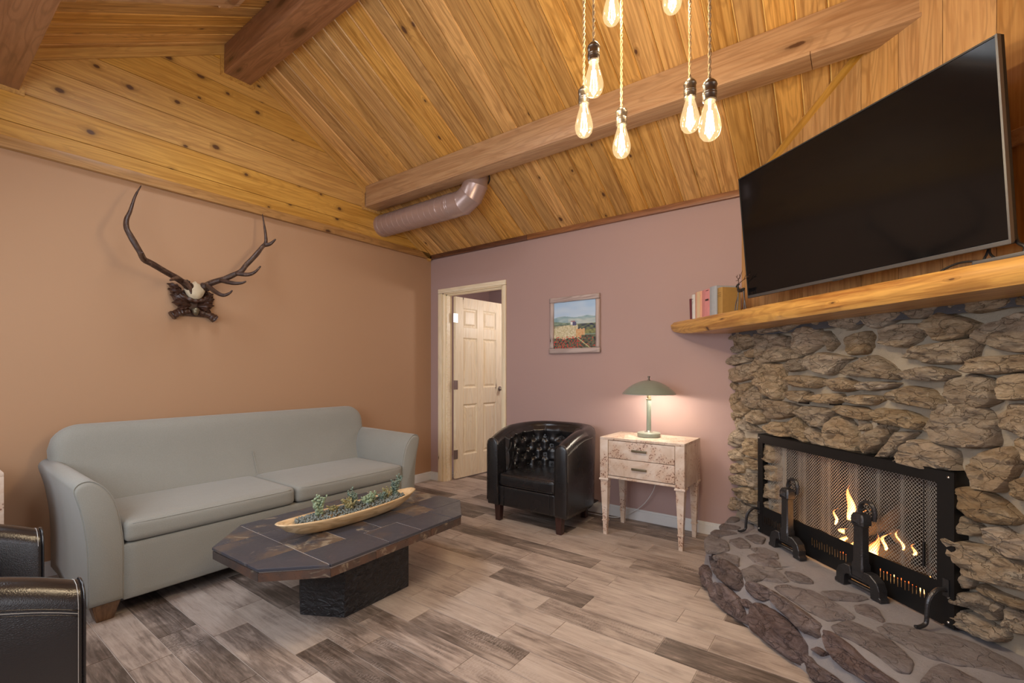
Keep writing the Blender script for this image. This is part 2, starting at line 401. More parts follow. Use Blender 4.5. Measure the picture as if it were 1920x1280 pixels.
def flame():
    t = NT('flame'); tc = t.node('ShaderNodeTexCoord').outputs['Generated']
    sep = t.node('ShaderNodeSeparateXYZ'); t.put(sep.inputs[0], tc)
    lw = t.node('ShaderNodeLayerWeight'); lw.inputs[0].default_value = .5
    f = t.math('ADD', t.math('MULTIPLY', sep.outputs[2], .55), t.math('MULTIPLY', lw.outputs['Facing'], .6))
    col = t.ramp(f, [(.1, (1,.72,.30)), (.4, (1,.42,.09)), (.8, (.9,.12,.02))])
    em = t.node('ShaderNodeEmission'); t.put(em.inputs[0], col); t.put(em.inputs[1], t.maprange(f, .1, .9, 9, 1.2))
    tr = t.node('ShaderNodeBsdfTransparent'); mx = t.node('ShaderNodeMixShader')
    t.put(mx.inputs[0], t.maprange(f, .35, 1.05, .95, .12)); t.put(mx.inputs[1], tr.outputs[0]); t.put(mx.inputs[2], em.outputs[0])
    t.put(t.out.inputs[0], mx.outputs[0]); return t.m
M['flame'] = flame()
# stone outlines: chimney breast (u,z), hearth top (x,y), hearth front (x,y,z)
WALL_STONES=[[(2.248,1.506),(2.349,1.515),(2.479,1.496),(2.467,1.482),(2.337,1.468),(2.274,1.476)],
[(2.479,1.5),(2.545,1.509),(2.659,1.493),(2.689,1.469),(2.679,1.445),(2.512,1.443),(2.479,1.466)],
[(2.679,1.481),(2.709,1.492),(2.89,1.503),(2.902,1.485),(2.82,1.46),(2.728,1.43),(2.689,1.448)],
[(2.902,1.495),(2.948,1.503),(3.011,1.497),(3.023,1.466),(2.964,1.454),(2.915,1.474)],
[(3.034,1.505),(3.079,1.515),(3.19,1.504),(3.239,1.481),(3.236,1.449),(3.184,1.414),(3.136,1.415),(3.079,1.442),(3.038,1.483)],
[(3.242,1.472),(3.255,1.494),(3.292,1.503),(3.38,1.495),(3.43,1.461),(3.422,1.441),(3.34,1.406),(3.292,1.408),(3.261,1.436)],
[(2.161,1.464),(2.195,1.493),(2.274,1.484),(2.287,1.458),(2.222,1.418),(2.168,1.43)],
[(2.235,1.442),(2.274,1.459),(2.398,1.453),(2.421,1.42),(2.421,1.381),(2.299,1.348),(2.248,1.375)],
[(2.479,1.348),(2.421,1.42),(2.444,1.45),(2.639,1.427),(2.728,1.406),(2.784,1.347),(2.825,1.29),(2.784,1.274),(2.534,1.255),(2.49,1.286)],
[(2.775,1.416),(2.802,1.452),(2.89,1.454),(2.964,1.434),(2.988,1.387),(2.988,1.355),(2.855,1.289),(2.829,1.304),(2.784,1.354)],
[(2.988,1.412),(3.019,1.416),(3.056,1.382),(3.082,1.349),(3.034,1.308),(3.011,1.335),(2.995,1.374)],
[(3.129,1.358),(3.15,1.381),(3.261,1.395),(3.28,1.371),(3.274,1.321),(3.249,1.288),(3.163,1.285),(3.143,1.322)],
[(2.168,1.375),(2.235,1.388),(2.274,1.349),(2.248,1.33),(2.195,1.332)],
[(2.161,1.287),(2.208,1.315),(2.325,1.323),(2.361,1.29),(2.398,1.273),(2.208,1.24),(2.161,1.249)],
[(2.337,1.33),(2.409,1.355),(2.479,1.351),(2.473,1.332),(2.398,1.293),(2.361,1.298)],
[(2.409,1.257),(2.456,1.31),(2.512,1.285),(2.523,1.24),(2.479,1.202),(2.427,1.187),(2.409,1.21)],
[(2.444,1.179),(2.523,1.21),(2.556,1.247),(2.709,1.238),(2.699,1.167),(2.679,1.067),(2.669,1.03),(2.619,1.027),(2.534,1.06),(2.456,1.118)],
[(2.718,1.237),(2.775,1.268),(2.873,1.282),(2.868,1.242),(2.855,1.209),(2.747,1.199)],
[(2.877,1.249),(2.898,1.288),(2.972,1.305),(3.108,1.281),(3.177,1.267),(3.122,1.244),(3.071,1.196),(3.034,1.183),(2.906,1.205)],
[(3.129,1.202),(3.15,1.223),(3.21,1.248),(3.289,1.278),(3.363,1.24),(3.408,1.196),(3.4,1.164),(3.34,1.169),(3.163,1.181)],
[(2.168,1.211),(2.235,1.236),(2.374,1.25),(2.421,1.21),(2.439,1.16),(2.235,1.124),(2.181,1.152)],
[(2.161,1.102),(2.181,1.127),(2.228,1.112),(2.235,1.071),(2.195,1.069)],
[(2.241,1.071),(2.299,1.114),(2.409,1.132),(2.386,1.092),(2.349,1.059),(2.337,1.027),(2.267,1.007)],
[(2.331,1.002),(2.361,1.06),(2.433,1.109),(2.479,1.095),(2.534,1.045),(2.529,0.996),(2.479,0.958),(2.374,0.965)],
[(2.728,1.16),(2.784,1.175),(2.89,1.172),(2.995,1.158),(2.98,1.125),(2.948,1.108),(2.802,1.11),(2.747,1.126)],
[(2.995,1.151),(3.115,1.169),(3.21,1.141),(3.21,1.115),(3.143,1.097),(3.079,1.097),(3.011,1.126)],
[(3.217,1.132),(3.242,1.147),(3.328,1.152),(3.408,1.147),(3.375,1.121),(3.292,1.107),(3.236,1.11)],
[(2.161,0.992),(2.181,1.035),(2.222,1.054),(2.255,1.03),(2.261,1.006),(2.181,0.951)],
[(2.202,0.953),(2.287,1),(2.349,0.988),(2.38,0.942),(2.349,0.908),(2.248,0.874),(2.215,0.904)],
[(2.689,1.067),(2.747,1.084),(2.864,1.089),(2.89,1.076),(2.873,1.026),(2.82,1.029),(2.728,1.048)],
[(2.881,1.053),(2.956,1.073),(3.1,1.086),(3.115,1.05),(3.071,1.029),(3.003,1.028),(2.898,1.037)],
[(3.115,1.06),(3.21,1.083),(3.328,1.083),(3.334,1.064),(3.286,1.038),(3.23,1.034),(3.163,1.042)],
[(2.529,0.992),(2.556,1.024),(2.619,1.02),(2.747,1.007),(2.82,0.998),(2.811,0.964),(2.747,0.93),(2.619,0.903),(2.577,0.921)],
[(2.355,0.909),(2.409,0.945),(2.49,0.951),(2.545,0.903),(2.534,0.876),(2.444,0.851),(2.38,0.863)],
[(2.816,0.964),(2.873,1.002),(2.995,0.999),(3.079,0.993),(3.049,0.953),(3.003,0.901),(2.948,0.901),(2.864,0.922)],
[(3.075,1.005),(3.108,1.023),(3.23,1.023),(3.286,1.005),(3.28,0.976),(3.261,0.963),(3.19,0.967),(3.1,0.983)],
[(2.274,0.836),(2.337,0.887),(2.374,0.855),(2.456,0.825),(2.523,0.811),(2.398,0.795),(2.325,0.793)],
[(2.534,0.85),(2.588,0.882),(2.689,0.889),(2.728,0.858),(2.747,0.808),(2.588,0.804),(2.545,0.821)],
[(2.728,0.888),(2.82,0.939),(2.873,0.871),(2.906,0.8),(2.82,0.803),(2.765,0.816)],
[(2.881,0.885),(2.923,0.887),(3.003,0.849),(3.034,0.794),(2.956,0.791),(2.919,0.805)],
[(3.019,0.902),(3.079,0.964),(3.143,0.958),(3.184,0.915),(3.197,0.858),(3.187,0.798),(3.108,0.797),(3.041,0.798),(3.026,0.846)],
[(3.204,0.964),(3.242,0.957),(3.268,0.942),(3.268,0.92),(3.236,0.904),(3.21,0.936)],
[(3.245,0.883),(3.338,0.954),(3.39,0.936),(3.356,0.873),(3.283,0.802),(3.245,0.83)],
[(3.333,0.794),(3.415,0.923),(3.496,0.933),(3.452,0.88),(3.39,0.805)],
[(3.427,0.816),(3.45,0.861),(3.49,0.898),(3.573,0.906),(3.628,0.889),(3.647,0.876),(3.65,0.84),(3.647,0.823),(3.665,0.795),(3.628,0.787),(3.511,0.788),(3.427,0.794)],
[(3.283,1),(3.32,1.024),(3.448,1.022),(3.503,1.004),(3.548,0.978),(3.518,0.947),(3.432,0.949),(3.329,0.966)],
[(3.425,1.483),(3.477,1.499),(3.537,1.495),(3.598,1.481),(3.603,1.466),(3.575,1.438),(3.523,1.429),(3.477,1.434),(3.443,1.459)],
[(3.607,1.473),(3.643,1.501),(3.686,1.494),(3.688,1.457),(3.681,1.439),(3.616,1.455)],
[(3.702,1.459),(3.71,1.481),(3.734,1.489),(3.821,1.482),(3.845,1.456),(3.831,1.437),(3.773,1.43),(3.722,1.427),(3.704,1.436)],
[(3.854,1.455),(3.873,1.469),(3.896,1.449),(3.893,1.433),(3.859,1.437)],
[(3.331,1.352),(3.358,1.399),(3.419,1.414),(3.513,1.405),(3.535,1.373),(3.503,1.335),(3.451,1.309),(3.392,1.315),(3.34,1.334)],
[(3.525,1.404),(3.552,1.426),(3.598,1.45),(3.652,1.424),(3.706,1.399),(3.734,1.383),(3.722,1.357),(3.677,1.337),(3.607,1.323),(3.589,1.329),(3.552,1.371)],
[(3.446,1.26),(3.477,1.295),(3.523,1.313),(3.616,1.318),(3.726,1.329),(3.732,1.302),(3.714,1.275),(3.702,1.234),(3.625,1.231),(3.552,1.235),(3.523,1.253)],
[(3.738,1.337),(3.754,1.372),(3.803,1.389),(3.873,1.41),(3.919,1.397),(3.925,1.267),(3.863,1.269),(3.81,1.28),(3.758,1.305)],
[(3.698,1.216),(3.714,1.243),(3.754,1.256),(3.873,1.26),(3.912,1.243),(3.912,1.206),(3.845,1.196),(3.773,1.189),(3.714,1.195)],
[(3.411,1.186),(3.462,1.208),(3.552,1.222),(3.616,1.207),(3.652,1.188),(3.63,1.162),(3.552,1.16),(3.462,1.166)],
[(3.366,1.094),(3.397,1.117),(3.462,1.135),(3.552,1.123),(3.589,1.08),(3.598,1.052),(3.58,1.041),(3.513,1.05),(3.397,1.058),(3.372,1.072)],
[(3.616,1.144),(3.652,1.169),(3.714,1.188),(3.773,1.171),(3.788,1.132),(3.795,1.093),(3.742,1.058),(3.677,1.048),(3.652,1.061),(3.63,1.102)],
[(3.795,1.145),(3.803,1.18),(3.873,1.194),(3.919,1.182),(3.919,1.104),(3.821,1.097),(3.803,1.119)],
[(3.8,0.999),(3.81,1.041),(3.825,1.076),(3.873,1.083),(3.907,1.078),(3.907,0.966),(3.873,0.975),(3.828,0.986)],
[(3.545,0.961),(3.569,1.002),(3.573,1.036),(3.613,1.069),(3.687,1.074),(3.755,1.052),(3.788,1.009),(3.783,0.926),(3.762,0.913),(3.708,0.902),(3.65,0.899),(3.589,0.908)],
[(3.708,0.828),(3.718,0.861),(3.768,0.901),(3.825,0.918),(3.858,0.905),(3.861,0.869),(3.834,0.802),(3.81,0.756),(3.788,0.75),(3.735,0.748),(3.718,0.783)],
[(3.857,0.952),(3.873,0.965),(3.907,0.952),(3.907,0.868),(3.873,0.89)],
[(3.839,0.785),(3.849,0.806),(3.873,0.822),(3.907,0.819),(3.907,0.742),(3.876,0.737),(3.846,0.754)],
[(3.661,0.722),(3.687,0.738),(3.755,0.745),(3.813,0.716),(3.837,0.69),(3.864,0.669),(3.843,0.644),(3.807,0.632),(3.755,0.623),(3.715,0.633),(3.669,0.667)],
[(3.65,0.622),(3.68,0.627),(3.722,0.616),(3.749,0.602),(3.749,0.579),(3.729,0.562),(3.65,0.549)],
[(3.765,0.581),(3.775,0.61),(3.807,0.625),(3.843,0.608),(3.873,0.611),(3.907,0.602),(3.907,0.535),(3.864,0.525),(3.813,0.527),(3.775,0.554)],
[(3.64,0.53),(3.687,0.524),(3.751,0.529),(3.839,0.511),(3.907,0.497),(3.907,0.424),(3.867,0.417),(3.727,0.4),(3.687,0.424),(3.649,0.434)],
[(3.635,0.414),(3.687,0.412),(3.719,0.39),(3.719,0.362),(3.703,0.346),(3.661,0.329),(3.631,0.329)],
[(3.731,0.372),(3.751,0.386),(3.804,0.379),(3.873,0.374),(3.907,0.379),(3.907,0.358),(3.857,0.347),(3.785,0.344),(3.743,0.353)],
[(3.627,0.308),(3.687,0.322),(3.735,0.343),(3.778,0.336),(3.822,0.336),(3.809,0.28),(3.789,0.269),(3.727,0.273),(3.678,0.276),(3.627,0.27)],
[(3.622,0.248),(3.687,0.252),(3.751,0.245),(3.814,0.244),(3.822,0.224),(3.804,0.195),(3.743,0.18),(3.687,0.185),(3.622,0.169)],
[(3.823,0.333),(3.873,0.341),(3.907,0.342),(3.907,0.276),(3.857,0.255),(3.82,0.264)],
[(2.161,0.733),(2.208,0.789),(2.274,0.789),(2.306,0.737),(2.293,0.695),(2.222,0.663),(2.168,0.679)],
[(2.318,0.706),(2.343,0.742),(2.467,0.745),(2.467,0.626),(2.361,0.638),(2.325,0.659)],
[(2.325,0.615),(2.467,0.607),(2.467,0.549),(2.349,0.54),(2.325,0.571)],
[(2.161,0.623),(2.235,0.661),(2.299,0.647),(2.299,0.59),(2.181,0.556)],
[(2.161,0.505),(2.208,0.548),(2.299,0.534),(2.299,0.497),(2.181,0.468)],
[(2.168,0.448),(2.261,0.477),(2.349,0.449),(2.349,0.417),(2.208,0.395),(2.175,0.408)],
[(2.318,0.502),(2.444,0.521),(2.45,0.438),(2.398,0.425),(2.343,0.455)],
[(2.202,0.364),(2.337,0.407),(2.444,0.409),(2.444,0.324),(2.374,0.304),(2.274,0.317),(2.222,0.328)],
[(2.161,0.295),(2.208,0.299),(2.235,0.224),(2.181,0.2),(2.161,0.219)],
[(2.261,0.297),(2.337,0.282),(2.444,0.293),(2.45,0.187),(2.337,0.198),(2.274,0.235)],
[(2.228,0.875),(2.274,0.871),(2.299,0.833),(2.261,0.792),(2.228,0.817)],
[(2.168,0.911),(2.222,0.89),(2.222,0.849),(2.181,0.862)],
[(2.49,0.744),(2.639,0.748),(2.644,0.633),(2.512,0.63)],
[(2.49,0.603),(2.659,0.615),(2.649,0.519),(2.501,0.515)],
[(2.49,0.489),(2.669,0.502),(2.659,0.406),(2.501,0.393)],
[(2.49,0.367),(2.669,0.388),(2.679,0.312),(2.501,0.287)]]
TOP_STONES=[[(3.059,-0.63),(3.062,-0.527),(3.178,-0.584),(3.215,-0.727),(3.173,-0.782),(3.118,-0.823),(3.082,-0.722)],
[(3.059,-0.484),(3.066,-0.41),(3.122,-0.369),(3.198,-0.396),(3.143,-0.467),(3.085,-0.525)],
[(3.073,-0.314),(3.079,-0.243),(3.152,-0.239),(3.193,-0.259),(3.176,-0.319),(3.095,-0.357)],
[(3.088,-0.166),(3.092,-0.06),(3.14,-0.043),(3.16,-0.112),(3.132,-0.175)],
[(3.182,-0.567),(3.233,-0.459),(3.301,-0.56),(3.304,-0.616),(3.255,-0.659)],
[(3.244,-0.436),(3.296,-0.339),(3.354,-0.383),(3.355,-0.493),(3.315,-0.51)],
[(3.309,-0.627),(3.365,-0.565),(3.439,-0.609),(3.461,-0.687),(3.399,-0.71)],
[(3.311,-0.74),(3.38,-0.665),(3.469,-0.748),(3.482,-0.802),(3.449,-0.844),(3.365,-0.825)],
[(3.163,-0.862),(3.208,-0.781),(3.281,-0.798),(3.306,-0.933),(3.245,-0.892),(3.184,-0.892)],
[(3.327,-0.979),(3.371,-0.864),(3.458,-0.862),(3.541,-0.982),(3.501,-1.029),(3.433,-1.035),(3.395,-1.091),(3.382,-1.118)],
[(3.506,-0.866),(3.574,-0.836),(3.635,-0.903),(3.632,-0.941),(3.551,-0.966)],
[(3.493,-1.097),(3.525,-1.038),(3.643,-1.035),(3.742,-1.116),(3.794,-1.189),(3.79,-1.225),(3.706,-1.288),(3.677,-1.276),(3.605,-1.218),(3.537,-1.147)],
[(3.797,-1.083),(3.843,-1.031),(3.88,-1.056),(3.898,-1.163),(3.89,-1.184),(3.852,-1.165),(3.805,-1.146)],
[(3.883,-1.237),(3.916,-1.17),(3.981,-1.165),(4.041,-1.162),(4.103,-1.146),(4.17,-1.173),(4.225,-1.213),(4.259,-1.263),(4.251,-1.345),(4.2,-1.353),(4.144,-1.347),(4.082,-1.369),(4.03,-1.375),(3.974,-1.355),(3.927,-1.306),(3.899,-1.297)],
[(3.727,-1.34),(3.779,-1.245),(3.832,-1.272),(3.914,-1.324),(3.962,-1.446),(3.948,-1.523),(3.918,-1.538),(3.861,-1.465),(3.798,-1.41),(3.743,-1.387)],
[(4.016,-1.45),(4.048,-1.402),(4.094,-1.416),(4.142,-1.469),(4.059,-1.559),(4.02,-1.552),(3.972,-1.574)],
[(3.894,-1.423),(3.943,-1.378),(3.964,-1.44),(3.953,-1.513),(3.915,-1.533),(3.898,-1.489)],
[(3.666,-1.017),(3.747,-0.943),(3.852,-0.957),(3.797,-1.035),(3.718,-1.069)],
[(4.288,-0.999),(4.31,-1.069),(4.335,-1.096),(4.322,-1.158),(4.285,-1.142),(4.272,-1.097)]]
FRONT_STONES=[[(3.126,-0.703,0.092),(3.165,-0.745,0.127),(3.245,-0.89,0.167),(3.319,-1.006,0.175),(3.34,-1.052,0.136),(3.331,-1.07,0.104),(3.296,-1.047,0.095),(3.233,-0.963,0.089),(3.175,-0.853,0.086)],
[(3.087,-0.709,0.021),(3.108,-0.719,0.05),(3.145,-0.817,0.058),(3.186,-0.935,0.044),(3.179,-0.958,0.015),(3.142,-0.905,0.007),(3.102,-0.786,0.005)],
[(3.18,-0.951,0.023),(3.205,-0.953,0.056),(3.274,-1.032,0.09),(3.35,-1.109,0.075),(3.392,-1.182,0.027),(3.392,-1.195,0.011),(3.356,-1.175,-0.003),(3.277,-1.109,-0.004),(3.206,-1.018,0.003)],
[(3.358,-1.116,0.073),(3.382,-1.123,0.091),(3.41,-1.148,0.088),(3.409,-1.163,0.069),(3.38,-1.146,0.06)],
[(3.379,-1.083,0.138),(3.392,-1.077,0.16),(3.444,-1.11,0.173),(3.487,-1.143,0.182),(3.494,-1.177,0.147),(3.463,-1.169,0.122),(3.419,-1.137,0.113),(3.388,-1.103,0.122)],
[(3.424,-1.167,0.081),(3.453,-1.173,0.105),(3.525,-1.231,0.115),(3.593,-1.299,0.107),(3.636,-1.359,0.082),(3.639,-1.399,0.037),(3.621,-1.404,0.011),(3.564,-1.358,0.003),(3.479,-1.279,0.004),(3.435,-1.239,0.004),(3.421,-1.203,0.033)],
[(3.489,-1.158,0.166),(3.496,-1.148,0.186),(3.541,-1.188,0.186),(3.609,-1.259,0.175),(3.68,-1.331,0.166),(3.692,-1.369,0.133),(3.677,-1.366,0.121),(3.624,-1.326,0.11),(3.57,-1.266,0.123),(3.511,-1.199,0.139)],
[(3.665,-1.392,0.075),(3.693,-1.399,0.099),(3.724,-1.43,0.099),(3.698,-1.422,0.078)],
[(3.651,-1.41,0.036),(3.66,-1.407,0.051),(3.686,-1.436,0.047),(3.747,-1.492,0.053),(3.78,-1.53,0.047),(3.688,-1.483,-0.005),(3.659,-1.433,0.019)],
[(3.709,-1.381,0.139),(3.716,-1.374,0.156),(3.736,-1.387,0.164),(3.791,-1.444,0.162),(3.83,-1.491,0.152),(3.877,-1.541,0.149),(3.916,-1.578,0.151),(3.932,-1.598,0.146),(3.859,-1.563,0.101),(3.817,-1.524,0.098),(3.772,-1.484,0.092),(3.73,-1.427,0.109)],
[(3.65,-1.404,0.043),(3.665,-1.409,0.055),(3.696,-1.449,0.044),(3.742,-1.49,0.05),(3.779,-1.523,0.055),(3.698,-1.494,-0.006),(3.668,-1.448,0.012)]]
# ================================================================== STRUCTURE
SL = .58333; ANG = math.atan(SL); CA, SA = cos(ANG), sin(ANG)
EAVE = 2.463; RY = -2.052; RZ = EAVE-SL*RY; YB = -4.104; XR = 6.4
def mat3(o, X, Y): # basis
    X = Vector(X).normalized(); Y = Vector(Y).normalized(); Z = X.cross(Y)
    m = Matrix((X, Y, Z)).transposed().to_4x4(); m.translation = Vector(o); return m
PLM = {}
def plank(name, w, a0, a1, b0, b1, mat, parent, mx, th=.018, ch=.009, gap=.0012, groove=True):
    """board: length along local X from a(y) to b(y), visible face z=0, body below"""
    key = (round(w,4), round(a0,4), round(a1,4), round(b0,4), round(b1,4), mat.name)
    if key not in PLM:
        prof = [(gap, -th), (gap, -ch), (ch*.9, 0), (w-ch*.9, 0), (w-gap, -ch), (w-gap, -th)]
        r0 = [(a0+(a1-a0)*y/w, y, z) for y, z in prof]; r1 = [(b0+(b1-b0)*y/w, y, z) for y, z in prof]
        V, F = loft([r0, r1])
        me = bpy.data.meshes.new(name); me.from_pydata([tuple(v) for v in V], [], F)
        bm = bmesh.new(); bm.from_mesh(me); bmesh.ops.recalc_face_normals(bm, faces=bm.faces); bm.to_mesh(me); bm.free()
        me.materials.append(mat); PLM[key] = me
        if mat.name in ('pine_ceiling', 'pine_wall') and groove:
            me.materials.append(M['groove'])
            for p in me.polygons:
                if abs(p.normal.z) < .9 and abs(p.normal.z) > .2 and p.normal.y > 0 and p.center.z < 0: p.material_index = 1  # one chamfer side takes the highlight colour, as if catching light
    o = bpy.data.objects.new(name, PLM[key]); link(o, parent)
    o.matrix_local = mx
    return o
def st(o): o['kind'] = 'structure'; return o

# ---- floor
floor = st(box('floor', (-.1, XR, YB-.05, 2.05, -.06, -.0025), M['grout'], bevel=0))
TW, TL = .1525, .608
def tile_mesh(L):
    V, F = boxVF(.002, L-.002, .002, TW-.002, -.006, 0)
    me = bpy.data.meshes.new('tile'); me.from_pydata([tuple(v) for v in V], [], F)
    bm = bmesh.new(); bm.from_mesh(me); bmesh.ops.recalc_face_normals(bm, faces=bm.faces)
    bm.to_mesh(me); bm.free(); me.materials.append(M['tile']); return me
TM = {}
restV, restF = [], []
ntile = 0
for i in range(-21, 19):
    y1 = -1.21-TW*i; y0 = y1-TW
    if y0 < YB-.03: break
    x = (.86-3*TL) if i % 2 else (.679-3*TL)
    while x < XR:
        xa = max(x, 0.0 if y1 < .1 else -.1); xb = min(x+TL, XR); x += TL
        if xb-xa < .02: continue
        if y0 > -.005 and (xa > 1.6): continue
        near = xa < 4.0 and y1 > -3.95 and not (xa+y0 > 3.3) and y1 < 1.6
        if near and ntile < 298:
            k = round(xb-xa, 3)
            if k not in TM: TM[k] = tile_mesh(k)
            o = bpy.data.objects.new('tile', TM[k]); link(o, floor); o.location = (xa, y0, 0); ntile += 1
        elif y0 < 0: boxVF(xa+.0015, xb-.0015, y0+.0015, y1-.0015, -.006, 0, V=restV, F=restF)
o = mesh('tile_field', restV, restF, M['tile'], floor); o['kind'] = 'stuff'

# ---- walls
wl = st(box('wall_left', (-.1, 0, YB, .0, 0, 3.75), M['wallA'], bevel=0))
DX0, DX1, DZ = .19, 1.01, 2.05
V, F = boxVF(-.1, DX0, 0, .12, 0, 2.62)
boxVF(DX1, 3.6, 0, .12, 0, 2.62, V=V, F=F); boxVF(DX0, DX1, 0, .12, DZ, 2.62, V=V, F=F)
wb = st(mesh('wall_back', V, F, M['wallB']))
# rear wall with two windows
V, F = [], []
wins = [(.45, 1.45), (1.65, 3.25)]
xs = [-.1]+[x for w in wins for x in w]+[XR]
for i in range(0, len(xs), 2): boxVF(xs[i], xs[i+1], YB-.12, YB, 0, 2.62, V=V, F=F)
for a, b in wins: boxVF(a, b, YB-.12, YB, 0, .9, V=V, F=F); boxVF(a, b, YB-.12, YB, 2.1, 2.62, V=V, F=F)
st(mesh('wall_rear', V, F, M['wallB']))
for i, (a, b) in enumerate(wins):
    w = st(boxes('window_%d' % (i+1), [(a, b, YB-.1, YB+.01, .88, .93), (a, b, YB-.1, YB+.01, 2.07, 2.12), (a-.03, a+.04, YB-.1, YB+.01, .88, 2.12), (b-.04, b+.03, YB-.1, YB+.01, .88, 2.12)], M['white']))
st(box('wall_right', (XR, XR+.1, YB, 0, 0, 3.75), M['wallA'], bevel=0))
st(box('wall_return', (4.95, XR, -1.83, -1.75, 0, 3.75), M['wallB'], bevel=0))
# room beyond the door
V, F = boxVF(-.9, -.85, .12, 2.05, 0, 2.5); boxVF(1.75, 1.8, .12, 2.05, 0, 2.5, V=V, F=F); boxVF(-.9, 1.8, 2.05, 2.1, 0, 2.5, V=V, F=F)
boxVF(-.9, 1.8, .12, 2.1, 2.45, 2.5, V=V, F=F); boxVF(-.9, -.1, -.0, 2.1, -.05, -.001, V=V, F=F)
st(mesh('wall_far', V, F, M['wallB']))

# ---- ceiling
V = [Vector(p) for p in ((-.1, 0.12, EAVE-SL*.12+.02), (XR+.1, .12, EAVE-SL*.12+.02), (XR+.1, RY, RZ+.02), (-.1, RY, RZ+.02), (XR+.1, YB-.12, EAVE-SL*.12+.02), (-.1, YB-.12, EAVE-SL*.12+.02))]
V += [v+Vector((0, 0, .08)) for v in V]
F = [(0,1,2,3), (3,2,4,5), (6,7,8,9), (9,8,10,11), (0,1,7,6), (4,5,11,10)]
# skylight opening in the left slope: rebuild that slope as a frame around the hole
SKX0, SKX1, SKY0, SKY1 = .70, 1.80, -3.14, -2.34
def lz(y): return RZ+SL*(y-RY)      # left slope height
V2, F2 = [], []
def slab(x0, x1, ya, yb):
    n = len(V2)
    V2.extend([Vector((x, y, (lz(y) if y <= RY else EAVE-SL*y)+.02+dz)) for dz in (0, .08) for x in (x0, x1) for y in (ya, yb)])
    F2.extend([[n+i for i in f] for f in ((0,1,3,2),(4,6,7,5),(0,4,5,1),(2,3,7,6),(0,2,6,4),(1,5,7,3))])
slab(-.1, XR+.1, RY, .12)
slab(-.1, SKX0, YB-.12, RY); slab(SKX1, XR+.1, YB-.12, RY); slab(SKX0, SKX1, YB-.12, SKY0); slab(SKX0, SKX1, SKY1, RY)
ceiling = st(mesh('ceiling', V2, F2, M['ceil']))
PW = .1335
LEN = -RY/CA
k = 0; x = .086-PW
while x < 4.75:
    xa = max(x, 0); w = x+PW-xa
    if w > .03:
        # right slope (rising away from the back wall)
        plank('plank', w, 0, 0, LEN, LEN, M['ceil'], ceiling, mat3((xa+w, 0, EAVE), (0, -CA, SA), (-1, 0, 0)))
        if x < 2.0:
            la, lb = 0, LEN
            if x+PW > SKX0 and x < SKX1:
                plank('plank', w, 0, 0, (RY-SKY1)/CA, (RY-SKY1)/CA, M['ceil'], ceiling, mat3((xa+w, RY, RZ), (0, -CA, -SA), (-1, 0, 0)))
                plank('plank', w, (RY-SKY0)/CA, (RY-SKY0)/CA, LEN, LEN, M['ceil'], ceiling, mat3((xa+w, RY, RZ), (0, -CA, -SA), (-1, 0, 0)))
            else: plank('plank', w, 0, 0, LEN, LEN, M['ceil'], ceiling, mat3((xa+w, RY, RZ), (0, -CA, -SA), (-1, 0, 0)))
    x += PW
box('beam', (0.001, 5.6, -2.12, -1.93, 3.415, 3.665), M['beam'], ceiling, bevel=.006)
box('beam', (0.001, 4.35, -.885, -.745, 2.785, 2.97), M['beam_light'], ceiling, bevel=.004)
box('beam', (0.001, 5.6, -3.33, -3.17, 2.775, 3.03), M['beam'], ceiling, bevel=.006)
for a, b in ((0.001, 3.62), (3.622, 4.35)):
    box('beam_board', (a, b, -.892, -.74, 2.768, 2.786), M['beam_light'], ceiling, bevel=.003)
for y0, y1, z0, z1 in ((-2.12, -1.93, 3.415, 3.6), (-.892, -.74, 2.768, 2.93), (-3.33, -3.17, 2.775, 2.93)):
    boxes('beam_trim', [(.02, .036, y0-.022, y1+.022, z0-.022, z0), (.02, .036, y0-.022, y0, z0, z1), (.02, .036, y1, y1+.022, z0, z1)], M['gable'], ceiling)
# skylight shaft and trim
sk = [Vector((x, y, lz(y))) for x, y in ((SKX0, SKY0), (SKX1, SKY0), (SKX1, SKY1), (SKX0, SKY1))]
V, F = loft([sk, [v+Vector((0, 0, .45)) for v in sk]])
F = F[:4]
o = mesh('skylight_shaft', V, F, M['white'], ceiling)
for a, b, ax in ((0,1,'x'), (1,2,'s'), (2,3,'x'), (3,0,'s')):
    p, q = sk[a], sk[b]; d = (q-p).normalized(); nrm = Vector((0, SA, -CA)); side = d.cross(nrm)
    L = (q-p).length
    m = mat3(p-d*.03+nrm*.03, d, side)
    V, F = boxVF(0, L+.06, -.088, .0, -.03, .0); 
    oo = mesh('skylight_trim', V, F, M['beam_light'], ceiling, bevel=.003)
    m2 = mat3(p-d*.03, d, nrm.cross(d)); oo.matrix_local = m2
    for v in oo.data.vertices: v.co.z = v.co.z+.03 if True else 0

# ---- gable boards on the left wall
rows = [2.50, 2.592, 2.77, 2.962, 3.138, 3.33, 3.513, 3.66]
def yR(z): return -(z-EAVE)/SL
def yL(z): return RY-(RZ-z)/SL
for z0, z1 in zip(rows, rows[1:]):
    plank('plank', z1-z0, yL(z0), yL(z1), min(-.0, yR(z0)), yR(z1), M['gable'], wl, mat3((.02, 0, z0), (0, 1, 0), (0, 0, 1)), ch=.003)
# boards following the slopes, and the flat board at the foot of the gable
tr = st(box('trim_1', (.0, .038, YB, 0, 2.436, 2.50), M['trimwood'], bevel=.003))
L0 = LEN-.02
for nm, o_, X, Y in (('trim_2', (.02, -.01, EAVE-.0), (0, -CA, SA), (0, -SA, -CA)), ('trim_3', (.02, RY, RZ), (0, -CA, -SA), (0, SA, -CA))):
    V, F = boxVF(0, L0, 0, .058, -.02, .018) if nm == 'trim_2' else boxVF(0.03, L0, 0, .058, -.018, .02)
    o = st(mesh(nm, V, F, M['gable'], bevel=.003)); o.matrix_local = mat3(o_, X, Y)
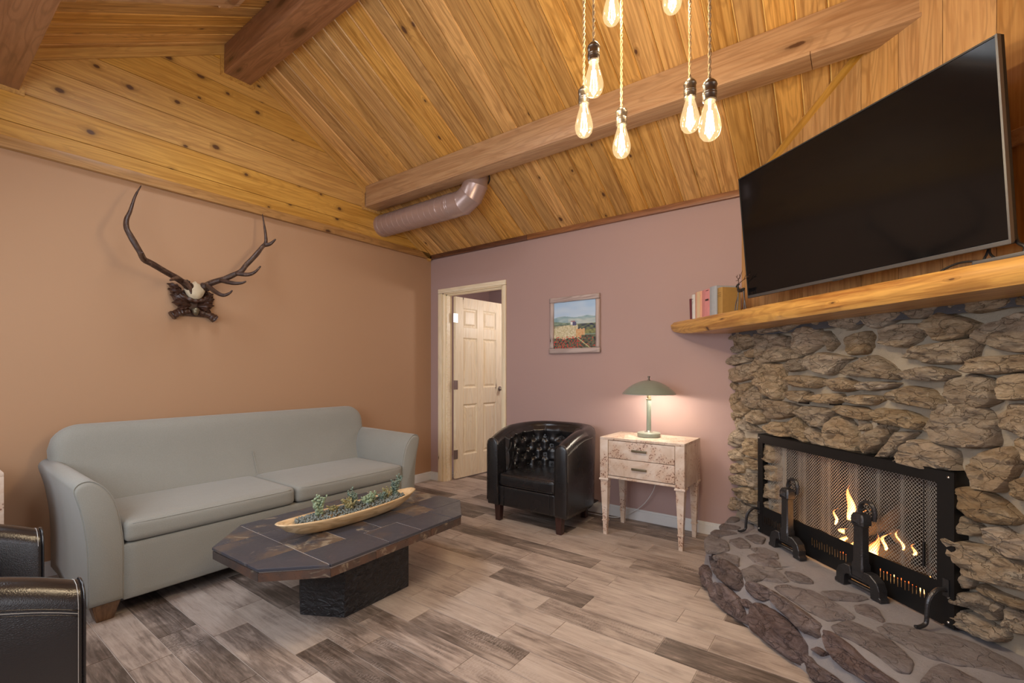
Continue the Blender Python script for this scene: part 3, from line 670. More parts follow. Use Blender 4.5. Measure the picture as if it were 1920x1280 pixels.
# eave boards over the back wall
st(box('trim_4', (.0, 1.32, -.034, 0, 2.436, 2.482), M['darktrim'], bevel=.003))
st(box('trim_5', (1.322, 3.2, -.034, 0, 2.436, 2.484), M['beam'], bevel=.003))

# ---- diagonal plank wall above the mantel
R45 = Matrix.Rotation(-pi/4, 4, 'Z')
PV = 3.17/sqrt(2)
V, F = boxVF(2.15, 5.0, PV+.018, PV+.08, .90, 3.9, M=R45)
boxVF(3.80, 5.0, PV+.018, PV+.08, 0, .90, V=V, F=F, M=R45); boxVF(2.15, 5.0, PV+.60, PV+.66, 0, .96, V=V, F=F, M=R45); boxVF(2.15, 5.0, PV+.018, PV+.66, .90, .96, V=V, F=F, M=R45)
wf = st(mesh('wall_fireplace', V, F, M['plankwall']))
def cz(u): # ceiling height above the plank line at u
    y = (PV-u)/sqrt(2); return EAVE-SL*y
u = 3.2893*sqrt(2)-PV - 6*.1935; k = 0
while u < 4.9:
    ua = max(u, 2.235); w = u+.1935-ua
    if w > .02:
        z0 = 1.50
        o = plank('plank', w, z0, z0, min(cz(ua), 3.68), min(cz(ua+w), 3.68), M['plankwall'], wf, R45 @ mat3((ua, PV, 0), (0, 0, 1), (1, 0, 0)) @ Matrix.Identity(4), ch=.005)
    u += .1935
# trim strip where ceiling meets plank wall
p0 = Vector((2.24, PV-.018, cz(2.24)-.035)); p1 = Vector((3.72, PV-.018, cz(3.72)-.035)); p2 = Vector((4.3, PV-.018, cz(4.3)-.035))
d = (p2-p0).normalized(); L = (p2-p0).length
V, F = boxVF(0, L, -.03, .03, -.0, .018)
o = st(mesh('trim_6', V, F, M['gable'], bevel=.002)); o.matrix_local = R45 @ mat3(p0+Vector((0,.018,0)), d, Vector((0, 0, 1)).cross(d).cross(d)*-1)
V, F = boxVF(3.60, 4.25, PV-.03, PV, 2.03, 2.09, M=R45)
st(mesh('trim_7', V, F, M['beam_light'], bevel=.003))

# ---- baseboards
def baseb(name, segs, axis):
    V, F = [], []
    for a, b in segs:
        if axis == 'y': boxVF(0, .014, a, b, 0, .075, V=V, F=F); boxVF(0, .008, a, b, .075, .09, V=V, F=F)
        else: boxVF(a, b, -.014, 0, 0, .075, V=V, F=F); boxVF(a, b, -.008, 0, .075, .09, V=V, F=F)
    st(mesh(name, V, F, M['white'], bevel=.002))
baseb('baseboard_left', [(YB, 0)], 'y'); baseb('baseboard_back', [(.014, .125), (1.058, 3.05)], 'x')

# ---- door
door = empty('door_1', (DX0, 0, 0)); door['kind'] = 'structure'
def cas(x0, x1, z0, z1):
    return box('casing', (x0-DX0, x1-DX0, -.018, 0.0, z0, z1), M['doorwood_v' if z1-z0 > 1 else 'doorwood'], door, bevel=.005)
cas(.127, .185, 0, 2.046); cas(1.013, 1.058, 0, 2.046); cas(.127, 1.058, 2.048, 2.095)
box('jamb', (-.004, .012, -.004, .124, 0, DZ), M['doorwood_v'], door, bevel=.001)
box('jamb', (DX1-DX0-.012, DX1-DX0+.004, -.004, .124, 0, DZ), M['doorwood_v'], door, bevel=.001)
box('jamb', (-.004, DX1-DX0+.004, -.004, .124, DZ-.012, DZ+.004), M['doorwood'], door, bevel=.001)
boxes('door_stop', [(.012, .024, .035, .085, 0, DZ-.012), (DX1-DX0-.024, DX1-DX0-.012, .035, .085, 0, DZ-.012), (.012, DX1-DX0-.012, .035, .085, DZ-.024, DZ-.012)], M['doorwood'], door)
DW, DT = .775, .035
hx, hy = .058, .135
V, F = [], []
sx = [0, .115, .335, .435, .655, DW]; zz = [.012, .26, .83, 1.01, 1.58, 1.695, 1.912, 2.03]
for a, b in ((sx[0], sx[1]), (sx[2], sx[3]), (sx[4], sx[5])): boxVF(a, b, 0, DT, zz[0], zz[7], V=V, F=F)
for a, b in ((sx[1], sx[2]), (sx[3], sx[4])):
    for z0, z1 in ((zz[0], zz[1]), (zz[2], zz[3]), (zz[4], zz[5]), (zz[6], zz[7])): boxVF(a, b, 0, DT, z0, z1, V=V, F=F)
slabo = mesh('door_leaf', V, F, M['doorwood_v'], door, bevel=.0015, seg=1)
slabo.location = (hx, hy, 0); slabo.rotation_euler = (0, 0, radians(85.5))
for a, b in ((sx[1], sx[2]), (sx[3], sx[4])):
    for z0, z1 in ((zz[1], zz[2]), (zz[3], zz[4]), (zz[5], zz[6])):
        def rg(ins, y): return [(a+ins, y, z0+ins), (b-ins, y, z0+ins), (b-ins, y, z1-ins), (a+ins, y, z1-ins)]
        V, F = [], []
        for f_ in (lambda y: y, lambda y: DT-y):
            n = len(V); loft([rg(i_, f_(y_)) for i_, y_ in ((-.001, .003), (.004, .004), (.012, .014), (.020, .015), (.042, .004))], V=V, F=F, caps=False)
            F.append([len(V)-4, len(V)-3, len(V)-2, len(V)-1])
        mesh('panel', V, F, M['doorwood_v'], slabo)
for z in (.28, 1.05, 1.79):
    boxes('hinge', [(-.034, .0, -.003, .002, z-.05, z+.05), (-.002, .03, -.0035, .001, z-.05, z+.05)], M['nickel'], slabo)
V, F = lathe([(.03, 0), (.03, .004), (.01, .008), (.01, .03), (.024, .04), (.027, .052), (.018, .062), (.0, .064)], 20)
V = [Vector((v.x, -v.z, v.y)) for v in V]
kn = mesh('door_handle', V, F, M['nickel'], slabo, smooth='auto', loc=(DW-.06, 0, .99))
V = [Vector((v.x, -v.y, v.z)) for v in V]
mesh('door_handle', V, F, M['nickel'], slabo, smooth='auto', loc=(DW-.06, DT, .99))
# ================================================================== FIREPLACE
def Rt(u, v, z=0): return R45 @ Vector((u, v, z))
FU, FV = 2.9, 2.2
fire = empty('fireplace', Rt(FU, FV, 0), -pi/4, 'corner fireplace of rough tan field stone in pale mortar with a raised stone hearth', 'fireplace')
def fp(u, v, z): return Vector((u-FU, v-FV, z))
fpi = fire.matrix_basis.copy(); fpi = (Matrix.Translation(Rt(FU, FV, 0)) @ Matrix.Rotation(-pi/4, 4, 'Z')).inverted()
def stone(outline, nrm, prot, mat, parent, name='stone', depth=.02, over=.25, rough=1.0, flat=False, grow=1.05):
    P = [Vector(p) for p in outline]; nrm = Vector(nrm).normalized()
    # one corner-cutting pass, then resample
    Q = []
    for i, p in enumerate(P):
        q = P[(i+1) % len(P)]; Q += [p.lerp(q, .12), p.lerp(q, .38), p.lerp(q, .62), p.lerp(q, .88)]
    c = sum(Q, Vector())/len(Q); Q = [c+(q-c)*grow for q in Q]; size = max((q-c).length for q in Q)
    upv = Vector((0, 0, 1)); seed = c*7.3
    prot = prot*min(1.25, .55+size*5)
    ta = random.uniform(-.22, .22); tb = random.uniform(.05, .5)*over*2
    side = upv.cross(nrm) if abs(nrm.z) < .9 else Vector((1, 0, 0))
    rings = []
    for sc, h, nz in ((1.03, -depth, 0), (1.03, prot*.20, .2), (1.0, prot*.55, .7), (.94, prot*.85, 1.0), (.84, prot*.97, 1.0), (.70, prot*1.03, 1.0), (.54, prot*1.06, 1.0), (.36, prot*1.08, 1.0), (.18, prot*1.1, 1.0)):
        R = []
        for q in Q:
            r = c+(q-c)*sc
            st_ = Vector((r.x, r.y, r.z*1.9)) if not flat else r
            n1 = noise.fractal(st_*11+seed, .65, 2.2, 6)*rough; n2 = noise.noise(r*45+seed)*rough
            vd = noise.voronoi(st_*15+seed)[0][0]*rough
            hh = h+nz*prot*(.42*n1+.16*n2+(.42*(vd-.45) if not flat else .1*(vd-.45)))
            if not flat:
                t = (r-c)
                if nz: hh += prot*(-tb*(t.z/size)+ta*(t.dot(side)/size))*nz
                if nz: hh = max(hh, prot*.1)
            jit = (r-c)*(.06*noise.noise(r*26+seed*2)) if sc > .2 else Vector()
            R.append(r+nrm*hh+jit-c)
        rings.append(R)
    V, F = loft(rings, caps=False)
    n = len(V); m = len(Q); V.append(sum(rings[-1], Vector())/m+nrm*prot*.02); b = n-m
    for j in range(m): F.append([b+j, b+(j+1) % m, n])
    me = bpy.data.meshes.new(name); me.from_pydata([tuple(v) for v in V], [], F)
    bm = bmesh.new(); bm.from_mesh(me); bmesh.ops.recalc_face_normals(bm, faces=bm.faces); bm.to_mesh(me); bm.free()
    me.materials.append(mat)
    for p in me.polygons: p.use_smooth = True
    me.set_sharp_from_angle(angle=radians(20))
    o = bpy.data.objects.new(name, me); link(o, parent); o.location = c; return o
FBU0, FBU1, FBZ = 2.69, 3.60, .765
SV = 2.208    # mortar plane
# chimney breast mortar with the firebox opening; gently uneven
def grid(u0, u1, z0, z1, nu, nz, V, F, v=SV, amp=.008):
    n = len(V)
    for i in range(nu+1):
        for j in range(nz+1):
            u = u0+(u1-u0)*i/nu; z = z0+(z1-z0)*j/nz
            e = 0 if i in (0, nu) or j in (0, nz) else 1
            V.append(fp(u, v-amp*(noise.noise(Vector((u*9, z*9, 3.1)))*1.6+noise.fractal(Vector((u*30, z*30, 5)), .7, 2, 4)*.9), z))
    for i in range(nu):
        for j in range(nz):
            a = n+i*(nz+1)+j; F.append([a, a+1, a+nz+2, a+nz+1])
V, F = [], []
U0, U1, ZT = 2.17, 4.75, 1.497
grid(U0, FBU0, .1, FBZ, 50, 56, V, F); grid(FBU1, U1, .1, FBZ, 90, 56, V, F); grid(U0, U1, FBZ, ZT, 210, 62, V, F)
mo = mesh('mortar', V, F, M['mortar'], fire, smooth=True, weld=.0005)
V, F = [], []
boxVF(U0-FU, U1-FU, SV+.02-FV, SV+.035-FV, FBZ+.01, ZT, V=V, F=F); boxVF(U0-FU, FBU0-.01-FU, SV+.02-FV, SV+.035-FV, 0, FBZ+.01, V=V, F=F); boxVF(FBU1+.01-FU, U1-FU, SV+.02-FV, SV+.035-FV, 0, FBZ+.01, V=V, F=F)
mesh('mortar_core', V, F, M['mortar'], fire)
# dark band under the mantel
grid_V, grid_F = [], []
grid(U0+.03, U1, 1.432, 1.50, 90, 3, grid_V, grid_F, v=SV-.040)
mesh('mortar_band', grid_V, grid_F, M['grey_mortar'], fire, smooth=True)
for P in WALL_STONES:
    zc = sum(p[1] for p in P)/len(P); uc = sum(p[0] for p in P)/len(P)
    if FBU0+.02 < uc < FBU1-.02 and zc < FBZ-.03: continue
    pr = .052 if uc > 2.42 else .040
    Q = []
    for u, z in P:
        if zc > FBZ and FBU0 < u < FBU1: z = max(z, FBZ-.02)
        Q.append(fp(u, SV, z))
    stone(Q, (0, -1, 0), pr, M['stone'], fire)
# beyond the frame: coarse courses to the end of the chimney breast
random.seed(11)
for j in range(6):
    z = .2+j*.2; u = .012+max([3.8]+[q[0] for P in WALL_STONES for q in P if z-.01 < q[1] < z+.18])
    while u < 4.68:
        w = random.uniform(.16, .28); h = .17
        Q = [fp(u+w/2+cos(a)*w*.47*(1+.1*random.random()), SV, z+h/2+sin(a)*h*.46*(1+.15*random.random())) for a in [k*pi/4+.3 for k in range(8)]]
        stone(Q, (0, -1, 0), .05, M['stone'], fire); u += w+.015
random.seed(5)
# dark heat vents between the courses
for u, z, w, h in ((3.345, 1.085, .085, .017), (3.05, 1.10, .07, .012), (2.62, 1.125, .06, .015), (3.02, 1.018, .07, .012), (2.80, 1.013, .07, .012), (3.30, .945, .10, .012), (2.86, .95, .08, .012)):
    boxes('vent_slot', [(u-FU, u+w-FU, SV-.014-FV, SV-.004-FV, z, z+h)], M['black'], fire)
# firebox
a, b, c_ = FBU0-FU, FBU1-FU, SV-FV
fb = [(a, c_), (b, c_), (b-.12, c_+.46), (a+.12, c_+.46)]
V = [Vector((x, y, z)) for z in (.14, .80) for x, y in fb]
F = [(1,2,6,5), (2,3,7,6), (3,0,4,7), (0,1,2,3), (4,5,6,7)]
mesh('firebox', V, F, M['soot'], fire)
V, F = boxVF(a+.1, b-.1, c_+.06, c_+.42, .15, .185)
mesh('ash_bed', V, F, M['ash'], fire, bevel=.02)
# hearth slab: outline in the room, sides lean outward to the floor
OUT = [(2.985, .0), (3.0, -.30), (3.03, -.50), (3.07, -.70), (3.14, -.91), (3.235, -1.07), (3.376, -1.189), (3.52, -1.32), (3.64, -1.43), (4.0, -1.79), (4.5, -2.29), (4.95, -2.35), (5.0, -1.83)]
def resamp(P, step=.03):
    out = []
    for p, q in zip(P, P[1:]):
        p = Vector(p); q = Vector(q); n = max(1, int((q-p).length/step)); out += [p.lerp(q, i/n) for i in range(n)]
    return out+[Vector(P[-1])]
OO = resamp(OUT); rings = []
for s, z in ((0.0, .0), (.0, .02), (.030, .06), (.052, .10), (.07, .13), (.085, .152), (.11, .164), (.16, .168), (.26, .168)):
    R = []
    for i, p in enumerate(OO):
        d = (OO[min(i+1, len(OO)-1)]-OO[max(i-1, 0)]).normalized(); n = Vector((-d.y, d.x))
        if n.dot(Vector((4.2, -.9))-p) < 0: n = -n
        q = p+n*(s+ (.012*noise.noise(Vector((p.x*8, p.y*8, z*12))) if s else 0)); R.append(fpi @ Vector((q.x, q.y, z+(.004*noise.noise(Vector((q.x*12, q.y*12, 1))) if z > .1 else 0))))
    rings.append(R)
V, F = loft(rings, close=False)
A0, B0 = Vector((3.16, .01)), Vector((5.0, -1.80)); base = rings[-1]; m = len(OO)
top_rings = [base]
for f in (.12, .25, .4, .55, .7, .85, 1.0):
    R = []
    for i in range(m):
        tgt = A0.lerp(B0, i/(m-1)); g_ = fpi @ Vector((tgt.x, tgt.y, .168)); p = base[i].lerp(g_, f); p.z = .168+.005*noise.fractal(p*14, .6, 2, 4)*(1 if f < 1 else 0); R.append(p)
    top_rings.append(R)
loft(top_rings, close=False, V=V, F=F)
mesh('hearth_mortar', V, F, M['hmortar'], fire, smooth=True, weld=.0005)
for P in TOP_STONES:
    Q = [fpi @ Vector((x, y, .168)) for x, y in P]
    stone(Q, (0, 0, 1), .009, M['htop'], fire, name='hearth_stone', depth=.01, rough=.8, flat=True, grow=1.03)
Rinv = Matrix.Rotation(pi/4, 4, 'Z')
for P in FRONT_STONES:
    Q = [fpi @ Vector((x, y, max(.004, min(z, .172)))) for x, y, z in P]
    c = sum((Vector(p) for p in P), Vector())/len(P)
    nl = Vector((-.9, -.35, .45)) if c.x < 3.26 else Vector((-.62, -.62, .48))
    stone(Q, Rinv @ nl, .030, M['hstone'], fire, name='hearth_stone', depth=.03, over=.05, grow=1.07)

# ---- logs and fire inside the firebox
def local(u, v, z): return Rt(u, v, z)
def log(pts, r, name, label):
    P = smooth_path([local(*p) for p in pts], 5); rs = [r*(1+.14*noise.noise(p*14)) for p in P]
    c = P[0].copy(); V, F = tube([p-c for p in P], rs, 12)
    for v in V: v += Vector((noise.noise(v*30), noise.noise(v*30+Vector((5,0,0))), noise.noise(v*30+Vector((0,5,0)))))*.008
    o = mesh(name, V, F, M['charred'], smooth='auto'); o.location = c; return tag(o, label, 'log', 'logs in the firebox')
log([(2.92, 2.36, .235), (3.15, 2.38, .25), (3.44, 2.34, .235)], .048, 'firewood_log', 'charred log lying across the front of the fire')
log([(2.98, 2.50, .24), (3.20, 2.49, .25), (3.42, 2.5, .24)], .045, 'firewood_log', 'charred log lying at the back of the fire')
log([(3.0, 2.33, .30), (3.12, 2.43, .40), (3.17, 2.50, .50)], .034, 'firewood_log', 'charred log standing steeply among the flames')
log([(3.36, 2.36, .30), (3.22, 2.44, .345), (3.08, 2.5, .37)], .036, 'firewood_log', 'charred log slanting over the other logs at the right')
fl = empty('flames', local(3.15, 2.36, .19), -pi/4, 'orange and yellow flames licking up around the charred logs', 'fire')
def flm(u, v, z, h, w, lean=0, ph=0):
    rings = []
    for i in range(10):
        t = i/9; r = w*(sin(pi*min(1, t*.82+.14))**1.2)*(1-t*.55)*(1-t**6)+.0008
        cx = lean*t*t+.018*sin(t*6+ph)*t; rings.append([(cx+r*cos(k*pi/5), r*.6*sin(k*pi/5)+.01*sin(t*5+ph), h*t) for k in range(10)])
    V, F = loft(rings)
    o = mesh('flame', V, F, M['flame'], fl, smooth=True); o.location = (u-3.15, v-2.36, z-.19)
for a in ((3.035, 2.30, .40, .19, .030, .02, 0), (3.085, 2.32, .40, .09, .018, .06, 1), (3.13, 2.31, .215, .25, .034, -.06, 2), (3.175, 2.31, .215, .16, .042, .0, 3), (3.21, 2.33, .30, .10, .014, .02, 1.5),
          (2.93, 2.31, .34, .10, .012, .03, .5), (2.98, 2.32, .25, .07, .022, .02, 4), (3.02, 2.31, .21, .07, .014, -.01, 5), (3.06, 2.30, .21, .11, .013, 0, 2.5), (3.29, 2.34, .33, .10, .010, -.02, 1), (3.34, 2.34, .31, .08, .011, .03, 0),
          (3.285, 2.30, .20, .06, .022, .0, 2), (3.42, 2.31, .185, .095, .018, .015, 3.5), (2.96, 2.34, .30, .05, .034, .07, 3.5)): flm(*a)
boxes('ember_bed', [(-.22, .28, -.02, .10, -.012, .006)], M['ember'], fl)
lamp('fire_glow', 'POINT', local(3.15, 2.32, .38), 1.6, (1, .42, .14), .07)

# ---- mantel shelf
MU0, MU1, MV = 1.92, 4.7, 1.871
rings = []
N = 90
for i in range(N+1):
    u = MU0+(MU1-MU0)*i/N; w = Rt(u, MV)
    t = max(0, 1-(u-MU0)/.30)       # tip tapers from below
    zt = 1.573-.0095*(u-MU0); zb = 1.472+.003*(u-MU0)*-1+.030*t*t
    e = lambda k: .005*noise.fractal(Vector((u*6, k, 0)), .6, 2, 4)
    vb = min(u-.002, 2.236)           # back edge: wall B on the left, plank wall after
    rings.append([Vector((u, MV+.004+e(1), zb)), Vector((u, MV-.012+e(2), zb+.02)), Vector((u, MV-.018+e(3), zb+.05)), Vector((u, MV-.008+e(4), zt-.012)), Vector((u, MV+.006+e(5), zt)), Vector((u, max(vb, MV+.02), zt)), Vector((u, max(vb, MV+.02), zb))])
V, F = loft(rings)
c = Rt(3.2, 2.05, 1.47)
man = mesh('mantel_shelf', [v-Vector((3.2, 2.05, 1.47)) for v in V], F, M['mantel'], smooth='auto', loc=c, rot=(0,0,-pi/4))
tag(man, 'thick honey-brown live-edge wooden mantel shelf above the stone fireplace', 'shelf')

# ---- fire screen
SU0, SU1, SVV, HZ = 2.527, 3.685, 2.138, .176
scr = empty('fire_screen', Rt(SU0, SVV, HZ), -pi/4, 'black metal fire screen with wire mesh curtain in front of the fire', 'screen')
SW = SU1-SU0; SH = .625
for b in ((0, .035, 0, .07, 0, SH), (SW-.035, SW, 0, .07, 0, SH)): boxes('frame', [b], M['ironflat'], scr, bevel=.002)
boxes('top_rail', [(0, SW, -.004, .0, SH-.055, SH), (0, SW, -.004, .07, SH-.004, SH)], M['ironflat'], scr)
boxes('side_rail', [(.0, .045, -.004, 0, 0, SH-.055)], M['ironflat'], scr); boxes('side_rail', [(SW-.065, SW, -.004, 0, 0, SH-.055)], M['ironflat'], scr)
# lower panel with punched slots
PZ = .168; sl0, sl1 = .060, .118
V, F = [], []
boxVF(.045, SW-.065, -.003, 0, 0, sl0, V=V, F=F); boxVF(.045, SW-.065, -.003, 0, sl1, PZ, V=V, F=F)
groups = [(.06, .22), (.44, .68), (.84, 1.08)]
x = .045
for g0, g1 in groups:
    boxVF(x, g0, -.003, 0, sl0, sl1, V=V, F=F); n = int((g1-g0)/.0165)
    for i in range(n): boxVF(g0+i*.0165+.0065, g0+(i+1)*.0165, -.003, 0, sl0, sl1, V=V, F=F)
    for i in range(n):   # staggered slot ends
        s = .006*(i % 2); boxVF(g0+i*.0165, g0+i*.0165+.0065, -.003, 0, sl0, sl0+.012-s, V=V, F=F); boxVF(g0+i*.0165, g0+i*.0165+.0065, -.003, 0, sl1-.006-s, sl1, V=V, F=F)
    x = g0+n*.0165
boxVF(x, SW-.065, -.003, 0, sl0, sl1, V=V, F=F)
mesh('lower_panel', V, F, M['ironflat'], scr)
for x in (.012, SW-.02):
    for z in (.02, .12, SH-.025):
        V, F = lathe([(.0, -.001), (.006, 0), (.005, .003), (0, .004)], 10); mesh('rivet', [Vector((v.x, -v.z, v.y)) for v in V], F, M['nickel'], scr, smooth=True, loc=(x, -.004, z))
# mesh curtain: diamond wire net following the folds
def fold(x): return .028+.0075*sin(x*44+1.3*sin(x*7))+.002*sin(x*113)
V, F = [], []
x0, x1, z0, z1 = .045, SW-.06, PZ-.01, SH-.05
pitch = .0135; slope = 1.25; Lz = z1-z0
for sgn in (1, -1):
    k = x0-Lz/slope
    while k < x1+Lz/slope:
        pts = []
        for i in range(23):
            t = i/22; z = z0+Lz*t; x = k+sgn*(Lz*t/slope)+ (0 if sgn > 0 else Lz/slope*0)
            if x0 <= x <= x1: pts.append((x, fold(x)+sgn*.0006, z))
        if len(pts) > 1: tube(pts, .0010, 4, V=V, F=F, caps=False)
        k += pitch
o = mesh('mesh_curtain', V, F, M['meshmetal'], scr); o['kind'] = 'stuff'
V, F = tube([(x0, .03, z1+.004), (x1, .03, z1+.004)], .004, 8); mesh('curtain_rod', V, F, M['ironflat'], scr)
V, F = tube([(SW-.13, .012, SH-.06), (SW-.13, .012, .30)], .0015, 6); tube([(SW-.13, .012, .30), (SW-.13, .012, .20)], .006, 8, V=V, F=F); mesh('curtain_pull', V, F, M['ironflat'], scr, smooth='auto')
for x in (.012, SW-.028):
    P = smooth_path([(x, -.004, .145), (x, -.045, .15), (x, -.085, .115), (x, -.095, .06), (x, -.10, .02), (x, -.13, .008), (x, -.15, .012)], 5)
    V, F = tube(P, interp([.009, .009, .009, .008, .008, .008, .006], 5), 8); boxVF(x-.012, x+.012, -.008, -.003, .12, .19, V=V, F=F)
    mesh('foot', V, F, M['iron'], scr, smooth='auto')
# ---- andirons
def andiron(u, v, label):
    a = empty('andiron', Rt(u, v, HZ-.004), -pi/4, label, 'andiron', 'pair of andirons before the fire screen')
    def oct_(w, d, z, ch=.25): c = ch*min(w, d); return [(-w+c,-d,z),(w-c,-d,z),(w,-d+c,z),(w,d-c,z),(w-c,d,z),(-w+c,d,z),(-w,d-c,z),(-w,-d+c,z)]
    V, F = loft([oct_(.031,.026,.10), oct_(.031,.026,.125), oct_(.026,.022,.135), oct_(.024,.021,.30), oct_(.027,.023,.308), oct_(.034,.028,.312), oct_(.034,.028,.345), oct_(.026,.022,.362), oct_(.01,.01,.368)])
    mesh('post', V, F, M['iron'], a, smooth='auto')
    # pyramid boss on the front of the head
    V = [Vector(p) for p in ((-.018,-.028,.318), (.018,-.028,.318), (.018,-.028,.346), (-.018,-.028,.346), (0,-.046,.332))]
    mesh('boss', V, [(0,1,4),(1,2,4),(2,3,4),(3,0,4),(3,2,1,0)], M['iron'], a)
    # arched plate with ring behind the head
    P = [(-.034, .034, .335), (-.038, .034, .37), (-.030, .034, .40), (-.012, .034, .412), (.012, .034, .412), (.030, .034, .40), (.038, .034, .37), (.034, .034, .335)]
    V, F = tube(P, .010, 6); tube([(-.02, .03, .37), (0, .03, .388), (.02, .03, .37)], .006, 6, V=V, F=F); mesh('crest', V, F, M['iron'], a, smooth='auto')
    # base: arched foot with two stepped legs and a window
    for s in (-1, 1):
        pr = [(s*.028,.105), (s*.052,.105), (s*.078,.082), (s*.088,.050), (s*.088,.022), (s*.094,.018), (s*.094,0), (s*.054,0), (s*.054,.022), (s*.052,.05), (s*.040,.062), (s*.022,.062)]
        pr = [(x*1.3,z) for x,z in pr]; V, F = loft([[(x,-.026,z) for x,z in pr], [(x,.020,z) for x,z in pr]]); mesh('leg', V, F, M['iron'], a, bevel=.003, seg=1)
    V, F = boxVF(-.05,.05,-.018,.016,.052,.066); boxVF(-.06,.06,-.012,.008,.018,.030, V=V, F=F); boxVF(-.03,.03,-.022,.018,.066,.102, V=V, F=F)
    mesh('base_plate', V, F, M['iron'], a, bevel=.003, seg=1)
    V, F = boxVF(-.012,.012,.018,.040,.03,.052); mesh('rear_bar', V, F, M['iron'], a)
    return a
andiron(2.865, 2.07, 'black hammered cast iron andiron at the left of the fire screen')
andiron(3.335, 2.07, 'black hammered cast iron andiron in front of the brightest flames')
# ================================================================== SOFA (against the left wall)
SO = Vector((.515, -2.06, 0))
sofa = empty('sofa', SO, 0, 'grey-green fabric three-seat sofa with flared arms against the tan wall', 'sofa')
def sl(p): return Vector(p)-SO
def arm(sgn):
    # cross-section in (offset from inner bottom face outward, z)
    ym = -2.06; inner = .862
    prof = [(0,.085),(0,.20),(0,.35),(.010,.45),(.026,.545),(.048,.61),(.078,.655),(.112,.685),(.142,.692),(.168,.682),(.182,.66),(.178,.63),(.160,.56),(.143,.45),(.134,.34),(.131,.20),(.131,.085)]
    P = smooth_path([(a, b, 0) for a, b in prof], 2); c = Vector((.09, .39, 0)); rings = []
    for x, sc, dz in ((.10, 1, .012), (.5, 1, .006), (.84, 1, 0), (.900, 1, 0), (.921, .985, 0), (.932, .955, 0), (.936, .90, 0)):
        rings.append([sl((x, ym+sgn*(inner+ (c.x+(p.x-c.x)*sc)), (c.y+(p.y-c.y)*sc) + dz*(p.y/.69)**3)) for p in P])
    V, F = loft(rings)
    o = mesh('arm', V, F, M['fabric'], sofa, smooth=True); 
    # seam piping round the front panel
    pts = [sl((.926, ym+sgn*(inner+(c.x+(p.x-c.x)*.985)), c.y+(p.y-c.y)*.985)) for p in P]
    V, F = tube(pts, .0035, 6); mesh('piping', V, F, M['fabric'], o, smooth=True)
arm(-1); arm(1)
# back: one long rounded back, lofted along the length
rings = []
ya, yb = -3.072, -1.045; rc = .135; NY = 60
for i in range(NY+1):
    t = i/NY; tt = .5-.5*cos(pi*t); tt = tt*.6+t*.4; y = ya+(yb-ya)*tt
    d = min(y-ya, yb-y); drop = 0 if d > rc else rc-sqrt(max(0, rc*rc-(rc-d)**2))
    inset = 0 if d > .05 else (.05-sqrt(max(0, .05**2-(.05-d)**2)))*.9
    zt = .892-drop*.95
    sag = .006*cos((y+2.06)*pi/1.1)
    pr = [(.085,.25),(.075+inset,.45),(.075+inset,zt-.12),(.085+inset,zt-.05),(.115,zt-.012),(.15,zt),(.19,zt-.006),(.222-inset*.7,zt-.04),(.240-inset,zt-.10),(.262-inset,zt-.22+sag),(.30-inset,.55),(.345-inset,.46),(.375-inset,.40),(.38-inset,.30)]
    rings.append([sl((p.x, y if p.y > .62 else max(-3.0, min(-1.12, y)), p.y)) for p in smooth_path([(a, b, 0) for a, b in pr], 3)])
V, F = loft(rings)
mesh('backrest', V, F, M['fabric'], sofa, smooth=True)
V, F = tube([sl((.3955, -2.03, .41)), sl((.362, -2.03, .475)), sl((.318, -2.03, .555)), sl((.285, -2.03, .62))], .0022, 6); mesh('back_seam', V, F, M['fabric'], sofa)
for y0, y1 in ((-2.921, -2.066), (-2.056, -1.199)):
    b = (.355-SO.x, .950-SO.x, y0-SO.y, y1-SO.y, .358, .468)
    cu = softbox('seat_cushion', b, .032, M['fabric'], sofa, bulge=(.008, .002, .014), n=14)
    for z in (.385, .452): 
        V, F = tube([Vector((.948-SO.x-.004+.006*(1-abs(2*k/20-1)**4), y0+.03-SO.y+(y1-y0-.06)*k/20, z-.0)) for k in range(21)], .0028, 5); mesh('piping', V, F, M['fabric'], cu, smooth=True)
softbox('base', (.12-SO.x, .932-SO.x, -2.925-SO.y, -1.195-SO.y, .078, .356), .012, M['fabric'], sofa, n=8)
box('dust_cover', (.12-SO.x, .90-SO.x, -.93, .93, .07, .082), M['black'], sofa)
for x, y in ((.865, -2.985), (.865, -1.135), (.17, -2.985), (.17, -1.135)):
    def q(w, z): return [sl((x-w, y-w, z)), sl((x+w, y-w, z)), sl((x+w, y+w, z)), sl((x-w, y+w, z))]
    V, F = loft([q(.033, 0), q(.055, .09)]); mesh('leg', V, F, M['sofaleg'], sofa, bevel=.003, seg=1)

